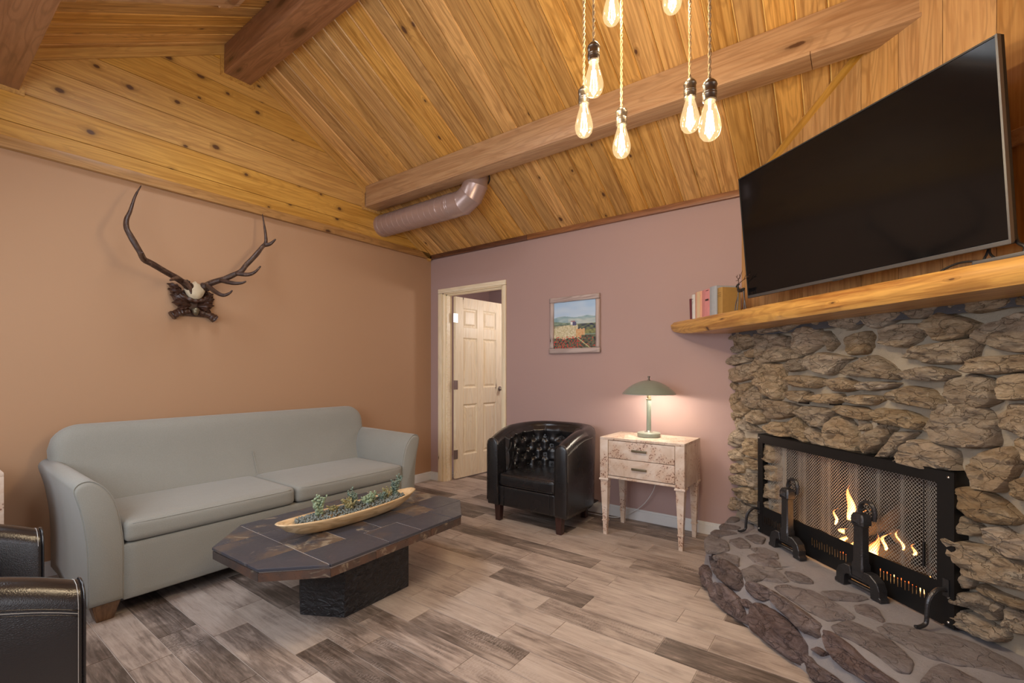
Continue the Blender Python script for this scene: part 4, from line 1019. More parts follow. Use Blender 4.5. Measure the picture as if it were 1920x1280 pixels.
# ================================================================== TUB CHAIRS
def tub_chair(loc, rz, label):
    root = empty('armchair', loc, rz, label, 'chair', 'pair of black leather tub armchairs')
    HW, DP, TH, Z0 = .372, .64, .105, .13
    # plan centreline of the shell
    def plan(t, off=0):    # t in 0..1, left front -> back -> right front ; off positive = inward
        hw, dp = HW-off, DP-off
        s = abs(2*t-1); sg = -1 if t < .5 else 1
        st_ = .46
        if s > st_: y = .26*(1-(s-st_)/(1-st_)); return Vector((sg*hw, y, 0))
        a = s/st_*pi/2; n = .72
        return Vector((sg*hw*(sin(a)**n), .26+(dp-.26)*(cos(a)**n), 0))
    def top(t):
        s = abs(2*t-1); return .762-.100*(s**2.4)
    NT_ = 72; rings = []
    for i in range(NT_+1):
        t = i/NT_; zt = top(t); fl_ = .012*(1-abs(2*t-1)**2)
        o0, o1 = plan(t, 0), plan(t, TH); om = lambda f: plan(t, TH*f)
        # outward flare at the top of the back
        outv = (o0-o1).normalized()*fl_
        def P(p, z, k=0): return Vector((p.x, p.y, z))+outv*k
        R = [P(om(.06), Z0), P(o0, Z0+.03), P(o0, .40, .3), P(o0, zt-.05, 1), P(om(.07), zt-.022, 1), P(om(.25), zt-.005, 1), P(om(.5), zt, 1), P(om(.75), zt-.005, 1), P(om(.93), zt-.022, 1), P(o1, zt-.05, .9), P(om(1.02), .42, .2), P(om(1.05), .28), P(om(1.05), Z0)]
        rings.append(R)
    # rounded front ends
    def shrink(R, dy, sc):
        c = sum(R, Vector())/len(R); return [Vector((c.x+(p.x-c.x)*sc, p.y-dy, c.z+(p.z-c.z)*(1-(1-sc)*.25))) for p in R]
    rings = [shrink(rings[0], .016, .80), shrink(rings[0], .013, .92), shrink(rings[0], .006, .985)]+rings+[shrink(rings[-1], .006, .985), shrink(rings[-1], .013, .92), shrink(rings[-1], .016, .80)]
    V, F = loft(rings); mesh('shell', V, F, M['leather'], root, smooth=True)
    # stitched seams along the outside of the arms and round the front panels
    for s in (0, 1):
        ts = [(.0 if s == 0 else 1.0)+(1 if s == 0 else -1)*k*.012 for k in range(26)]
        fo = lambda t: (plan(t, 0)-plan(t, TH)).normalized()*.012*(1-abs(2*t-1)**2)
        pts = [plan(t, -.0005)+fo(t)+Vector((0, 0, top(t)-.062)) for t in ts]; V, F = tube(pts, .0022, 5)
        pts = [plan(t, -.0005)+fo(t)+Vector((0, 0, top(t)-.076)) for t in ts]; tube(pts, .0014, 5, V=V, F=F)
        R = [p+Vector((0, -.0075, 0)) for p in (rings[2] if s == 0 else rings[-3])]; tube(R[1:12], .0026, 5, V=V, F=F)
        mesh('seam', V, F, M['thread'] if 0 else M['leather'], root, smooth=True)
        tube_pts = [p+Vector((0, .012, 0)) for p in R[2:10]]
        V, F = tube([p+(p-sum(R, Vector())/len(R)).normalized()*.0006 for p in tube_pts], .0008, 4); 
        V2_, F2_ = tube([plan(t, -.001)+fo(t)+Vector((0, 0, top(t)-.069)) for t in ts], .0008, 4, V=V, F=F)
        mesh('stitching', V, F, M['thread'], root)
    # tufted inner back: diamond grid of buttons
    NB, NZ = 150, 44; zb, ztp = .34, .735
    cols = [(.5+k*.0685, r) for r in range(4) for k in [j+(.5 if r % 2 else 0) for j in range(-4, 5)]]
    rowz = [.635, .555, .475, .40]
    btn = [(t, rowz[r]) for t, r in cols if .17 < t < .83]
    L = 1.32
    def depth(t, z):
        best = 9; cr = 0
        for bt, bz in btn:
            dx = (t-bt)*L; dz = z-bz; best = min(best, sqrt(dx*dx+dz*dz))
        f = .022*math.exp(-(best/.022)**2)+.010*math.exp(-(best/.05)**2)
        # creases: diagonals between buttons, and verticals above the top row
        px = .0685*L/2; pz = .08
        a = ((t-.5)*L/px+(rowz[0]-z)/pz)/2; b_ = ((t-.5)*L/px-(rowz[0]-z)/pz)/2
        if z < rowz[0]+.002 and z > rowz[3]-.06:
            da = abs(a-round(a))*px; db = abs(b_-round(b_))*px
            f += .009*math.exp(-(min(da, db)/.006)**2)
        elif z >= rowz[0]:
            dv = abs((t-.5)/.0685-round((t-.5)/.0685))*.0685*L; f += .008*math.exp(-(dv/.006)**2)*min(1, 1)
        return f
    V, F = [], []
    for i in range(NB+1):
        t = .10+.80*i/NB
        for j in range(NZ+1):
            z = zb+(top(t)-.035-zb)*j/NZ
            edge = min(1, min(j, NZ-j)/4, min(i, NB-i)/5)
            off = TH+(.030*edge-depth(t, z)*edge)-.006
            p = plan(t, off); V.append((p.x, p.y, z))
    for i in range(NB):
        for j in range(NZ): a = i*(NZ+1)+j; F.append([a, a+1, a+NZ+2, a+NZ+1])
    mesh('tufted_back', V, F, M['leather'], root, smooth=True)
    bme = None
    for bt, bz in btn:
        p = plan(bt, TH+.002)
        V, F = lathe([(0, .007), (.005, .006), (.0085, .002), (.009, -.003), (0, -.004)], 12)
        nrm = (plan(bt, TH+.02)-plan(bt, TH)).normalized()
        if bme is None: o = mesh('button', V, F, M['leather'], root, smooth=True); bme = o.data
        else: o = bpy.data.objects.new('button', bme); link(o, root)
        o.matrix_local = Matrix.Translation(Vector((p.x, p.y, bz))) @ nrm.to_track_quat('Z', 'Y').to_matrix().to_4x4()
    softbox('seat_cushion', (-.262, .262, -.004, .53, .285, .388), .024, M['leather'], root, bulge=(.0, .006, .016), n=14)
    for z in (.302, .372):
        V, F = tube([Vector((-.25+.5*k/16, -.0065-.004*(1-abs(k/8-1)**3), z)) for k in range(17)], .0022, 5); mesh('piping', V, F, M['leather'], root, smooth=True)
    softbox('front_rail', (-.268, .268, .0, .03, .13, .287), .008, M['leather'], root, n=6)
    box('underside', (-.33, .33, .03, .58, .128, .14), M['black'], root)
    for x in (-.213, .213):
        V, F = tube([(x, -.003, .132), (x, -.003, .285)], .0022, 5); mesh('piping', V, F, M['leather'], root)
    for x, y, l in ((-.285, .035, 0), (.285, .035, 0), (-.24, .50, .0), (.24, .50, .0)):
        def q(w, z, dx=0): return [(x-w+dx, y-w, z), (x+w+dx, y-w, z), (x+w+dx, y+w, z), (x-w+dx, y+w, z)]
        V, F = loft([q(.022, 0), q(.028, .135)]); mesh('leg', V, F, M['legwood'], root, bevel=.003, seg=1)
    return root
tub_chair((1.765, -.690, 0), 0, 'black leather tub armchair with button-tufted back beside the burl side table')
tub_chair((1.862, -3.318, 0), radians(178.5), 'black leather tub armchair cut off at the lower left, before the sofa')

# ================================================================== BURL SIDE TABLES
def nightstand(loc, rz, label):
    r = empty('side_table', loc, rz, label, 'side table', 'burl veneer side tables')
    hw, d0, d1 = .305, -.19, .19
    zb, zt = .418, .718
    box('top', (-hw, hw, d0, d1, zt-.018, zt), M['burl'], r, bevel=.002)
    for s in (-1, 1):
        box('side_panel', (s*hw-(.014 if s > 0 else 0), s*hw+(0 if s > 0 else .014), d0+.055, d1-.04, zb, zt-.018), M['burl'], r, bevel=.001)
        box('front_post', (min(s*hw, s*(hw-.062)), max(s*hw, s*(hw-.062)), d0, d0+.055, zb, zt-.018), M['burl'], r, bevel=.001)
        box('rear_post', (min(s*hw, s*(hw-.062)), max(s*hw, s*(hw-.062)), d1-.04, d1, zb, zt-.018), M['burl'], r, bevel=.001)
    box('bottom_panel', (-hw+.062, hw-.062, d0+.004, d1-.02, zb+.004, zb+.02), M['burl'], r, bevel=.001)
    box('back_panel', (-hw+.04, hw-.04, d1-.02, d1-.008, zb, zt-.018), M['burl'], r, bevel=.001)
    for z0, z1 in ((.444, .567), (.571, .696)):
        dr = box('drawer', (-hw+.066, hw-.066, d0+.003, d0+.30, z0, z1), M['burl'], r, bevel=.0015)
        box('handle', (-.058, .050, d0-.016, d0-.008, (z0+z1)/2-.003, (z0+z1)/2+.013), M['brass'], dr, bevel=.002)
        boxes('handle_mount', [(-.05, -.042, d0-.009, d0+.004, (z0+z1)/2, (z0+z1)/2+.009), (.034, .042, d0-.009, d0+.004, (z0+z1)/2, (z0+z1)/2+.009)], M['brass'], dr)
    for sx_ in (-1, 1):
        for y in (d0+.031, d1-.031):
            cx, cy = sx_*(hw-.031), y
            def q(w, z, k=.35): 
                ix = cx+sx_*(.031-w)*k*0; return [(cx-w, cy-w, z), (cx+w, cy-w, z), (cx+w, cy+w, z), (cx-w, cy+w, z)]
            V, F = loft([q(.0135, 0), q(.016, .095), q(.020, .098), q(.020, .106), q(.0165, .108), q(.028, .402)])
            lg = mesh('leg', V, F, M['burl'], r, smooth='auto')
            V, F = loft([q(.034, .402), q(.036, .406), q(.036, .412), q(.032, .418)]); mesh('collar', V, F, M['burl'], lg, smooth='auto')
    return r
nightstand((2.587, -.28, 0), 0, 'pale burl-veneer side table with two drawers, beside the stone fireplace under the green lamp')
nightstand((.355, -3.585, 0), radians(90), 'pale burl side table at the far left edge, beyond the left sofa arm')

# ================================================================== LAMP
lp = empty('table_lamp', (2.575, -.262, .719), 0, 'green metal table lamp with a shallow dome shade, lit, on the burl side table', 'lamp')
V, F = lathe([(.079, 0), (.083, .004), (.083, .028), (.078, .033), (.03, .036)], 40); mesh('base', V, F, M['lampgreen'], lp, smooth='auto')
V, F = lathe([(.034, .033), (.032, .038), (.02, .041), (.017, .046)], 24); mesh('collar', V, F, M['nickel'], lp, smooth='auto')
V, F = lathe([(.0165, .04), (.0165, .275)], 24); mesh('pole', V, F, M['lampgreen'], lp, smooth='auto')
V, F = lathe([(.020, .272), (.020, .280), (.015, .282), (.015, .318), (.019, .32)], 20); mesh('socket', V, F, M['brass'], lp, smooth='auto')
pr = [(.192, .316), (.186, .322), (.170, .340), (.145, .362), (.112, .384), (.075, .402), (.038, .412), (.012, .415)]
V, F = lathe(pr, 56, caps=False); mesh('lamp_shade', V, F, M['lampgreen'], lp, smooth=True)
V, F = lathe([(r_-.003, z-.0035) for r_, z in pr[:-1]]+[(.004, .410)], 56, caps=False); sh = mesh('shade_lining', V, F, M['lampwhite'], lp, smooth=True)
V, F = lathe([(.012, .413), (.012, .418), (.006, .42), (.006, .436), (.009, .437), (.009, .445), (0, .446)], 16); mesh('finial', V, F, M['socket'], lp, smooth='auto')
V, F = lathe([(.012, .318), (.013, .33), (.026, .352), (.028, .366), (.02, .384), (0, .39)], 20); mesh('bulb', V, F, M['lampbulb'], lp, smooth=True)
lamp('lamp_light', 'POINT', (2.575+.055, -.262-.03, .719+.345), 2.3, (1, .88, .74), .02)
lamp('lamp_light', 'POINT', (2.575-.055, -.262+.03, .719+.345), 2.3, (1, .88, .74), .02)
P = smooth_path([(2.565, -.07, .42), (2.55, -.075, .30), (2.48, -.06, .18), (2.40, -.045, .10), (2.30, -.05, .035), (2.22, -.06, .006), (2.10, -.075, .005), (1.98, -.08, .005)], 6)
c = P[0].copy(); V, F = tube([p-c for p in P], .0028, 6)
o = mesh('power_cord', V, F, M['white'], smooth=True); o.location = c; tag(o, 'thin white lamp cord trailing behind the burl side table to the floor', 'cord')

# ================================================================== SLATE COFFEE TABLE
TO = Vector((1.60, -2.085, 0)); TZ = .385
tab = empty('coffee_table', TO, 0, 'low octagonal coffee table topped with dark slate tiles on a black slate pedestal', 'coffee table')
OCT = [(1.405, -2.715), (1.822, -2.703), (2.022, -2.497), (1.998, -1.662), (1.788, -1.448), (1.352, -1.455), (1.145, -1.672), (1.178, -2.495)]
def clip(poly, a, b):
    out = []; a = Vector(a); b = Vector(b); d = b-a; n = Vector((-d.y, d.x)); f = lambda p: (Vector(p)-a).dot(n)
    for i in range(len(poly)):
        p, q = Vector(poly[i]), Vector(poly[(i+1) % len(poly)]); fp_, fq = f(p), f(q)
        if fp_ >= 0: out.append(p)
        if fp_*fq < 0: out.append(p.lerp(q, fp_/(fp_-fq)))
    return out
cells = []
def col(x0, x1, ys):
    for a, b in zip(ys, ys[1:]): cells.append((x0, x1, a, b))
col(1.10, 1.41, [-2.75, -2.497]); col(1.41, 1.734, [-2.75, -2.497]); col(1.734, 2.05, [-2.75, -2.497])
col(1.10, 1.40, [-2.497, -2.18, -1.97, -1.68]); col(1.40, 1.605, [-2.497, -2.28, -2.07]); col(1.605, 1.805, [-2.497, -2.28, -2.07])
col(1.40, 1.64, [-2.07, -1.85, -1.68]); col(1.64, 1.805, [-2.07, -1.85, -1.68]); col(1.805, 2.05, [-2.497, -2.178, -1.97, -1.735])
col(1.10, 1.38, [-1.68, -1.40]); col(1.38, 1.60, [-1.68, -1.40]); col(1.60, 1.795, [-1.68, -1.40]); cells.append((1.795, 2.05, -1.735, -1.40))
random.seed(3)
for i, (x0, x1, y0, y1) in enumerate(cells):
    poly = [Vector(p) for p in ((x0+.0015, y0+.0015), (x1-.0015, y0+.0015), (x1-.0015, y1-.0015), (x0+.0015, y1-.0015))]
    for a, b in zip(OCT, OCT[1:]+OCT[:1]): poly = clip(poly, a, b)
    if len(poly) < 3: continue
    c = sum(poly, Vector((0, 0)))/len(poly); dz = random.uniform(-.0008, .0008)
    V, F = loft([[Vector((p.x-c.x, p.y-c.y, -.013)) for p in poly], [Vector((p.x-c.x, p.y-c.y, 0)) for p in poly]])
    o = mesh('slate_tile', V, F, M['slate'], tab, bevel=.0015, seg=1); o.location = (c.x-TO.x, c.y-TO.y, TZ+dz)
OC = sum((Vector(p) for p in OCT), Vector((0, 0)))/8
def ins(d): 
    out = []
    for p in OCT:
        v = Vector(p)-OC; out.append(OC+v*(1-d/v.length)-Vector(TO[:2]))
    return out
V, F = loft([[Vector((*p, TZ-.055)) for p in ins(.010)], [Vector((*p, TZ-.002)) for p in ins(.010)]]); mesh('table_bed', V, F, M['grout'], tab)
E8 = ins(.003); IN = ins(.010)
random.seed(9)
for i in range(8):
    a, b = E8[i], E8[(i+1) % 8]; ia, ib = IN[i], IN[(i+1) % 8]; n = max(1, round((b-a).length/.28)); cuts = [0]+sorted([(k+random.uniform(-.2, .2))/n for k in range(1, n)])+[1]
    for s, e in zip(cuts, cuts[1:]):
        e2 = e-.004; zt = TZ-.018+random.uniform(-.002, .001); zb_ = TZ-.055
        V, F = loft([[Vector((*ia.lerp(ib, s), z)) if k else Vector((*a.lerp(b, s), z)) for k, z in ((0, zb_), (1, zb_), (1, zt), (0, zt))], [Vector((*ia.lerp(ib, e2), z)) if k else Vector((*a.lerp(b, e2), z)) for k, z in ((0, zb_), (1, zb_), (1, zt), (0, zt))]])
        mesh('edge_tile', V, F, M['slate_edge'], tab)
HX = [(1.600, -2.398), (1.803, -2.285), (1.795, -1.875), (1.595, -1.765), (1.385, -1.88), (1.392, -2.288)]
hp = [Vector(p)-Vector(TO[:2]) for p in HX]
for i in range(6):
    a, b = hp[i], hp[(i+1) % 6]; m1 = (a+b)/2; inn = -m1.normalized()*.014
    A1, B1 = a.lerp(b, .004), a.lerp(b, .996)
    V, F = loft([[Vector((*p, z)) for p, z in ((A1, .0), (B1, 0), (B1+inn, 0), (A1+inn, 0))], [Vector((*p, z)) for p, z in ((A1, TZ-.055), (B1, TZ-.055), (B1+inn, TZ-.055), (A1+inn, TZ-.055))]])
    mesh('pedestal_slab', V, F, M['clad'], tab, bevel=.002, seg=1)

# ================================================================== DOUGH BOWL WITH SUCCULENTS
BO = Vector((1.60, -2.09, TZ+.0018)); BRZ = radians(1.0)
bowl = empty('dough_bowl', BO, BRZ, 'long narrow carved wooden dough bowl on the slate coffee table', 'bowl')
HL, HWB, BH = .432, .098, .072
def boat(f, zf, n=44):
    out = []
    for k in range(n):
        a = 2*pi*k/n; c_, s_ = cos(a), sin(a)
        x = HWB*f[1]*math.copysign(abs(s_)**.70, s_)*(1-.18*abs(c_)**3); y = HL*f[0]*math.copysign(abs(c_)**1.0, c_)
        out.append(Vector((x, y, zf+ (.016*abs(c_)**3 if zf > .04 else .004*abs(c_)**3))))
    return out
rings = [boat((.02,.02), 0), boat((.60,.42), .0), boat((.74,.62), .012), boat((.88,.84), .04), boat((.97,.965), .064), boat((1,1), .072), boat((.985,.95), .076), boat((.955,.86), .071), boat((.87,.72), .045), boat((.70,.5), .022), boat((.02,.02), .018)]
V, F = loft(rings); mesh('bowl_body', V, F, M['bowlwood'], bowl, smooth=True)
def bw(x, y, z): return BO+Matrix.Rotation(BRZ, 3, 'Z') @ Vector((x, y, z))
M['succ1'] = plain('pale_green_leaf', (.26,.33,.21), .5, var=.5, nscale=60); M['succ2'] = plain('olive_leaf', (.27,.24,.11), .5, var=.5, nscale=60)
M['succ3'] = plain('blue_green_leaf', (.15,.20,.155), .5, var=.5, nscale=60); M['berry'] = plain('dark_grey_berry', (.16,.18,.165), .5, var=.9, nscale=90); M['twine'] = plain('tan_twine', (.50,.33,.18), .8)
def leaf_ball(V, F, c, r, el, axis):
    axis = Vector(axis).normalized(); s = axis.orthogonal().normalized(); t = axis.cross(s); rr = []
    for h, w in ((-1, .05), (-.5, .75), (.1, 1), (.65, .65), (1, .05)): rr.append([c+axis*r*el*h+(s*cos(k*pi*2/6)+t*sin(k*pi*2/6))*r*w for k in range(6)])
    loft(rr, V=V, F=F)
random.seed(21)
# bed of small grey-green buds filling the bowl
V, F = [], []
for i in range(950):
    a = random.uniform(-.80, .80); y = HL*a*.95; hw = HWB*.80*(1-abs(a)**3); x = random.uniform(-hw, hw)
    z = .057+.012*(1-(x/HWB)**2)+random.uniform(0, .012)
    leaf_ball(V, F, Vector((x, y, z)), random.uniform(.0042, .0068), 1.25, (random.uniform(-1,1), random.uniform(-1,1), 1.4))
V = [v for v in V]
o = mesh('bud_bed', V, F, M['berry'], smooth=True); o.location = BO; o.rotation_euler = (0,0,BRZ); tag(o, 'bed of small grey-green buds filling the wooden bowl', 'greenery', kind='stuff')
def sprig(x, y, h, r, mat, label, n=26, lean=(0,0), leaf=.0075):
    h *= 1.12; r *= 1.25; n = int(n*1.5)
    V, F = [], []; T, G = [], []
    ns = max(3, int(n/9))
    for s in range(ns):
        a = 2*pi*s/ns+random.random(); hh = h*random.uniform(.6, 1.0) if s else h; out = r*(.75 if s else .1)
        top_ = Vector((cos(a)*out+lean[0]*hh, sin(a)*out+lean[1]*hh, hh)); mid = Vector((top_.x*.35, top_.y*.35, hh*.55))
        P = smooth_path([(0,0,0), mid, top_], 4); tube(P, .0018, 5, V=T, F=G)
        for k in range(n//ns+3):
            t = .3+.7*k/(n/ns+2); p = P[min(len(P)-1, int(t*(len(P)-1)))]; b = random.uniform(0, 2*pi)
            dv = Vector((cos(b), sin(b), .75)); leaf_ball(V, F, p+dv.normalized()*leaf*1.0, leaf*random.uniform(.55, 1)*(1.15-.3*t), 1.5, dv)
    e = empty('succulent', bw(x, y, .052), 0, label, 'plant', 'faux succulents in the bowl')
    mesh('foliage', V, F, mat, e, smooth=True); mesh('stem', T, G, mat, e); return e
# near end of the bowl is towards negative y
sprig(-.01, -.205, .105, .034, M['succ1'], 'tall pale green succulent near the left end of the bowl', 54, (.0,.05), .0095)
sprig(.02, -.045, .070, .035, M['succ2'], 'olive-brown succulent left of the bowl centre', 54, (-.1,0), .0085)
sprig(-.02, .015, .105, .028, M['succ3'], 'slender blue-green succulent with a pale tip at the bowl centre', 48, (0,-.15), .0075)
sprig(.015, .075, .055, .034, M['succ1'], 'low pale green succulent right of the bowl centre', 40, (0,.1), .009)
sprig(-.01, .125, .065, .034, M['succ1'], 'rounded pale green succulent toward the right of the bowl', 46, (0,0), .0095)
sprig(.01, .185, .055, .036, M['succ3'], 'dark spiky blue-green succulent in the right half of the bowl', 44, (0,0), .007)
sprig(-.01, .245, .065, .030, M['succ2'], 'small rust-brown succulent near the right end of the bowl', 36, (-.2,0), .008)
sprig(-.02, -.115, .045, .030, M['succ2'], 'low olive succulent beside the twine loop', 34, (0,0), .008)
sprig(.0, .285, .125, .036, M['succ3'], 'tallest feathery succulent at the right end of the bowl', 60, (0,.1), .008)
V, F = [], []
for z in (.008, .014, .020): tube([Vector((.032*cos(k*pi/8), .032*sin(k*pi/8), z+.004*sin(k*pi/8+z*90))) for k in range(17)], .0022, 5, V=V, F=F)
o = mesh('twine_wrap', V, F, M['twine'], smooth=True); o.location = bw(.0, -.165, .052); tag(o, 'loop of tan twine round the tall succulent at the left of the bowl', 'twine')
# ================================================================== ANTLER MOUNT
AO = Vector((0, -2.32, 1.57))
am = empty('antler_mount', AO, 0, 'elk antlers and skull cap on a carved dark wooden plaque high on the tan wall', 'wall trophy')
def al(p): return Vector(p)-AO
ANT = {'L': [(0.07,-2.355,1.79),(0.11,-2.404,1.807),(0.17,-2.472,1.826),(0.21,-2.538,1.846),(0.25,-2.62,1.876),(0.27,-2.665,1.891),(0.28,-2.686,1.926),(0.29,-2.715,1.974),(0.29,-2.738,2.019),(0.28,-2.753,2.061),(0.27,-2.751,2.115),(0.24,-2.726,2.179),(0.2,-2.692,2.287),(0.16,-2.651,2.377)],
 'R': [(0.07,-2.266,1.803),(0.1,-2.246,1.82),(0.13,-2.219,1.838),(0.17,-2.171,1.862),(0.2,-2.12,1.897),(0.22,-2.079,1.928),(0.23,-2.05,1.976),(0.24,-2.021,2.015),(0.24,-1.978,2.073),(0.23,-1.939,2.128),(0.22,-1.906,2.173),(0.2,-1.898,2.242),(0.17,-1.894,2.322),(0.14,-1.892,2.407)]}
TIN = {'L': [[(0.13,-2.404,1.809),(0.24,-2.412,1.763),(0.33,-2.433,1.707)],[(0.16,-2.452,1.823),(0.26,-2.507,1.798),(0.33,-2.548,1.774)],[(0.27,-2.667,1.89),(0.34,-2.695,1.897),(0.4,-2.708,1.906)]],
 'R': [[(0.22,-1.915,2.153),(0.25,-1.886,2.163),(0.28,-1.86,2.2)],[(0.21,-2.107,1.907),(0.27,-2.059,1.899),(0.31,-2.027,1.917),(0.33,-1.994,1.964)],[(0.16,-2.191,1.85),(0.24,-2.144,1.828),(0.28,-2.105,1.83),(0.3,-2.081,1.844)],[(0.1,-2.254,1.81),(0.2,-2.238,1.755),(0.25,-2.211,1.732),(0.28,-2.184,1.746),(0.3,-2.173,1.766)]]}
for s in 'LR':
    P = smooth_path([al(p) for p in ANT[s]], 5); n = len(P)
    rs = [(.0215-.0045*min(1, i/n*2.5))*(1-(max(0, i/n-.55)/.45)**1.6*.86)*(1+.10*noise.noise(p*25)) for i, p in enumerate(P)]
    rs[0] = rs[1] = .030; rs[2] = .026
    V, F = tube(P, rs, 14)
    for t in TIN[s]:
        Q = smooth_path([al(p) for p in t], 6); m = len(Q); tube(Q, [.0155*(1-.80*(i/(m-1))**1.3)+.0015 for i in range(m)], 10, V=V, F=F)
    mesh('antler', V, F, M['antler'], am, smooth=True)
# skull cap
V, F = [], []
bm = bmesh.new(); bmesh.ops.create_uvsphere(bm, u_segments=28, v_segments=18, radius=1)
for v in bm.verts:
    c = v.co; k = 1-.22*max(0, c.z)**2
    v.co = Vector((.055+c.x*.045, .003+c.y*.062*k*(1+.10*sin(3*c.z)), .196+c.z*.060+.010*max(0, 1-abs(c.y)*4)*(c.z > 0)))+Vector((1, 0, 0))*.004*noise.noise(c*5)
me = bpy.data.meshes.new('skull_cap'); bm.to_mesh(me); bm.free(); me.materials.append(M['skull'])
for p in me.polygons: p.use_smooth = True
link(bpy.data.objects.new('skull_cap', me), am)
for s, y0 in ((-1, -.04), (1, .055)):  # pedicle burrs
    V, F = [], []
    for k in range(9):
        a = 2*pi*k/9; c = Vector((.085, y0+s*.018, .232))+Vector((cos(a)*.01, sin(a)*.6*.030, cos(a)*.022)); leaf_ball(V, F, c, .010, 1.1, (1, cos(a), sin(a)))
    mesh('burr', V, F, M['antler'], am, smooth=True)
# plaque: carved oak leaves, two branch stubs and an acorn
def cleaf(cx, cy, cz_, L, Wd, ang, tilt=0):
    V, F = [], []; rings = []
    d = Vector((0, cos(ang), sin(ang))); s_ = Vector((0, -sin(ang), cos(ang)))
    for i in range(15):
        t = i/14; w = Wd*(sin(pi*min(1, t*.92+.06))**.7)*(1+.28*sin(t*19)); c = Vector((cx, cy, cz_))+d*L*t+Vector((.022*sin(t*pi)-.010*t, 0, 0))
        rings.append([c-s_*w+Vector((-.012, 0, 0)), c-s_*w*.5+Vector((.004, 0, 0)), c+Vector((-.003, 0, 0)), c+s_*w*.5+Vector((.004, 0, 0)), c+s_*w+Vector((-.012, 0, 0)), c+Vector((-.018, 0, 0))])
    V, F = loft(rings); mesh('carved_leaf', V, F, M['carved'], am, smooth='auto')
for a in ((.035, -.02, .10, .125, .030, 2.65), (.035, .03, .10, .125, .030, .50), (.030, -.03, .115, .115, .028, 2.25), (.030, .04, .115, .115, .028, .92), (.045, -.015, .095, .11, .024, 3.05), (.045, .025, .095, .11, .024, .12),
          (.028, -.055, .15, .10, .026, 2.6), (.028, .065, .15, .085, .026, .60), (.038, -.05, .17, .10, .020, 2.9), (.034, .055, .19, .065, .022, 1.0), (.03, -.07, .20, .085, .020, 2.75), (.05, -.03, .085, .075, .018, 3.5), (.05, .04, .085, .075, .018, -.35)): cleaf(*a)
# yoke under the skull
P = smooth_path([(.03, -.10, .19), (.045, -.07, .155), (.055, -.03, .135), (.058, .005, .128), (.055, .04, .135), (.045, .075, .155), (.03, .10, .19)], 5)
V, F = tube(P, [.016+.003*sin(i*1.3) for i in range(len(P))], 10); mesh('yoke', V, F, M['carved'], am, smooth=True)
for s in (-1, 1):
    P = smooth_path([(.035, .006+s*.028, .052), (.036, .006+s*.07, .045), (.036, .006+s*.105, .030), (.036, .006+s*.135, .010)], 6)
    V, F = tube(P, [(.017+.013*(i/(len(P)-1)))*(1+.08*sin(i*2.1)) for i in range(len(P))], 12)
    for v in V: v += Vector((noise.noise(v*60)*.006, 0, noise.noise(v*60+Vector((3,3,3)))*.006))
    mesh('branch_stub', V, F, M['carved'], am, smooth='auto')
V, F = lathe([(0, -.028), (.012, -.022), (.020, -.008), (.021, .006)], 20); lathe([(.024, .004), (.026, .012), (.020, .022), (.006, .028), (0, .03)], 20, V=V, F=F)
mesh('acorn', V, F, M['brass'], am, smooth='auto', loc=(.062, .007, .052))
box('back_board', (.001, .028, -.085, .10, .02, .20), M['carved'], am, bevel=.01)

# ================================================================== DUCT
DY, DZc, DR = -.68, 2.64, .104
duct = empty('air_duct', (0, DY, DZc), 0, 'round painted metal air duct under the ceiling beam, leaving the left wall', 'duct')
V, F = tube([(0.0+.02, 0, 0), (.98, 0, 0)], DR, 40); mesh('straight_pipe', V, F, M['duct'], duct, smooth='auto')
turns = 13; Pt = [(.03+.94*k/(turns*24), cos(2*pi*k/24)*(DR+.0005), sin(2*pi*k/24)*(DR+.0005)) for k in range(turns*24+1)]
V, F = tube(Pt, .0022, 4); mesh('spiral_seam', V, F, M['duct'], duct, smooth=True)
for x, r, w in ((.045, .107, .02), (.85, .1065, .012), (.965, .1065, .014), (.98, .107, .02)): 
    V, F = loft([[Vector((x+dx, cos(2*pi*k/40)*rr, sin(2*pi*k/40)*rr)) for k in range(40)] for dx, rr in ((0, DR), (w*.3, r), (w*.7, r), (w, DR))], caps=False)
    mesh('bead_ring', V, F, M['duct'], duct, smooth=True)
gore = [Vector(p) for p in ((.98, 0, 0), (1.11, 0, 0), (1.20, 0, .045), (1.245, 0, .115), (1.25, 0, .215))]
for k in range(4):
    a, b = gore[k], gore[k+1]
    def ringat(i, k2):
        p = gore[i]; d0 = (gore[i]-gore[i-1]).normalized() if i > 0 else Vector((1,0,0)); d1 = (gore[i+1]-gore[i]).normalized() if i < 4 else d0
        d = (d0+d1).normalized(); s_ = Vector((0, 1, 0)); t_ = d.cross(s_)
        sc = 1/max(.6, d.dot(d1)); return [p+s_*cos(2*pi*j/36)*DR*.99+t_*sin(2*pi*j/36)*DR*.99*sc for j in range(36)]
    R0, R1 = ringat(k, 0), ringat(k+1, 1); c0 = sum(R0, Vector())/36
    V, F = loft([[c0+(p-c0)*1.0 for p in R0], [c0+(p-c0)*1.025 for p in R0], [R0[j].lerp(R1[j], .05) for j in range(36)], R1], caps=False)
    mesh('elbow_segment', V, F, M['duct'], duct, smooth='auto')
# dark gap ring where the duct passes the ceiling
cc = Vector((1.065, 0, 0)); V, F = [], []
tube([Vector((1.25+cos(2*pi*k/40)*.116, sin(2*pi*k/40)*.116, (EAVE-SL*(DY+sin(2*pi*k/40)*.116))-DZc-.004)) for k in range(41)], .006, 6, V=V, F=F); mesh('collar_gap', V, F, M['black'], duct, smooth=True)

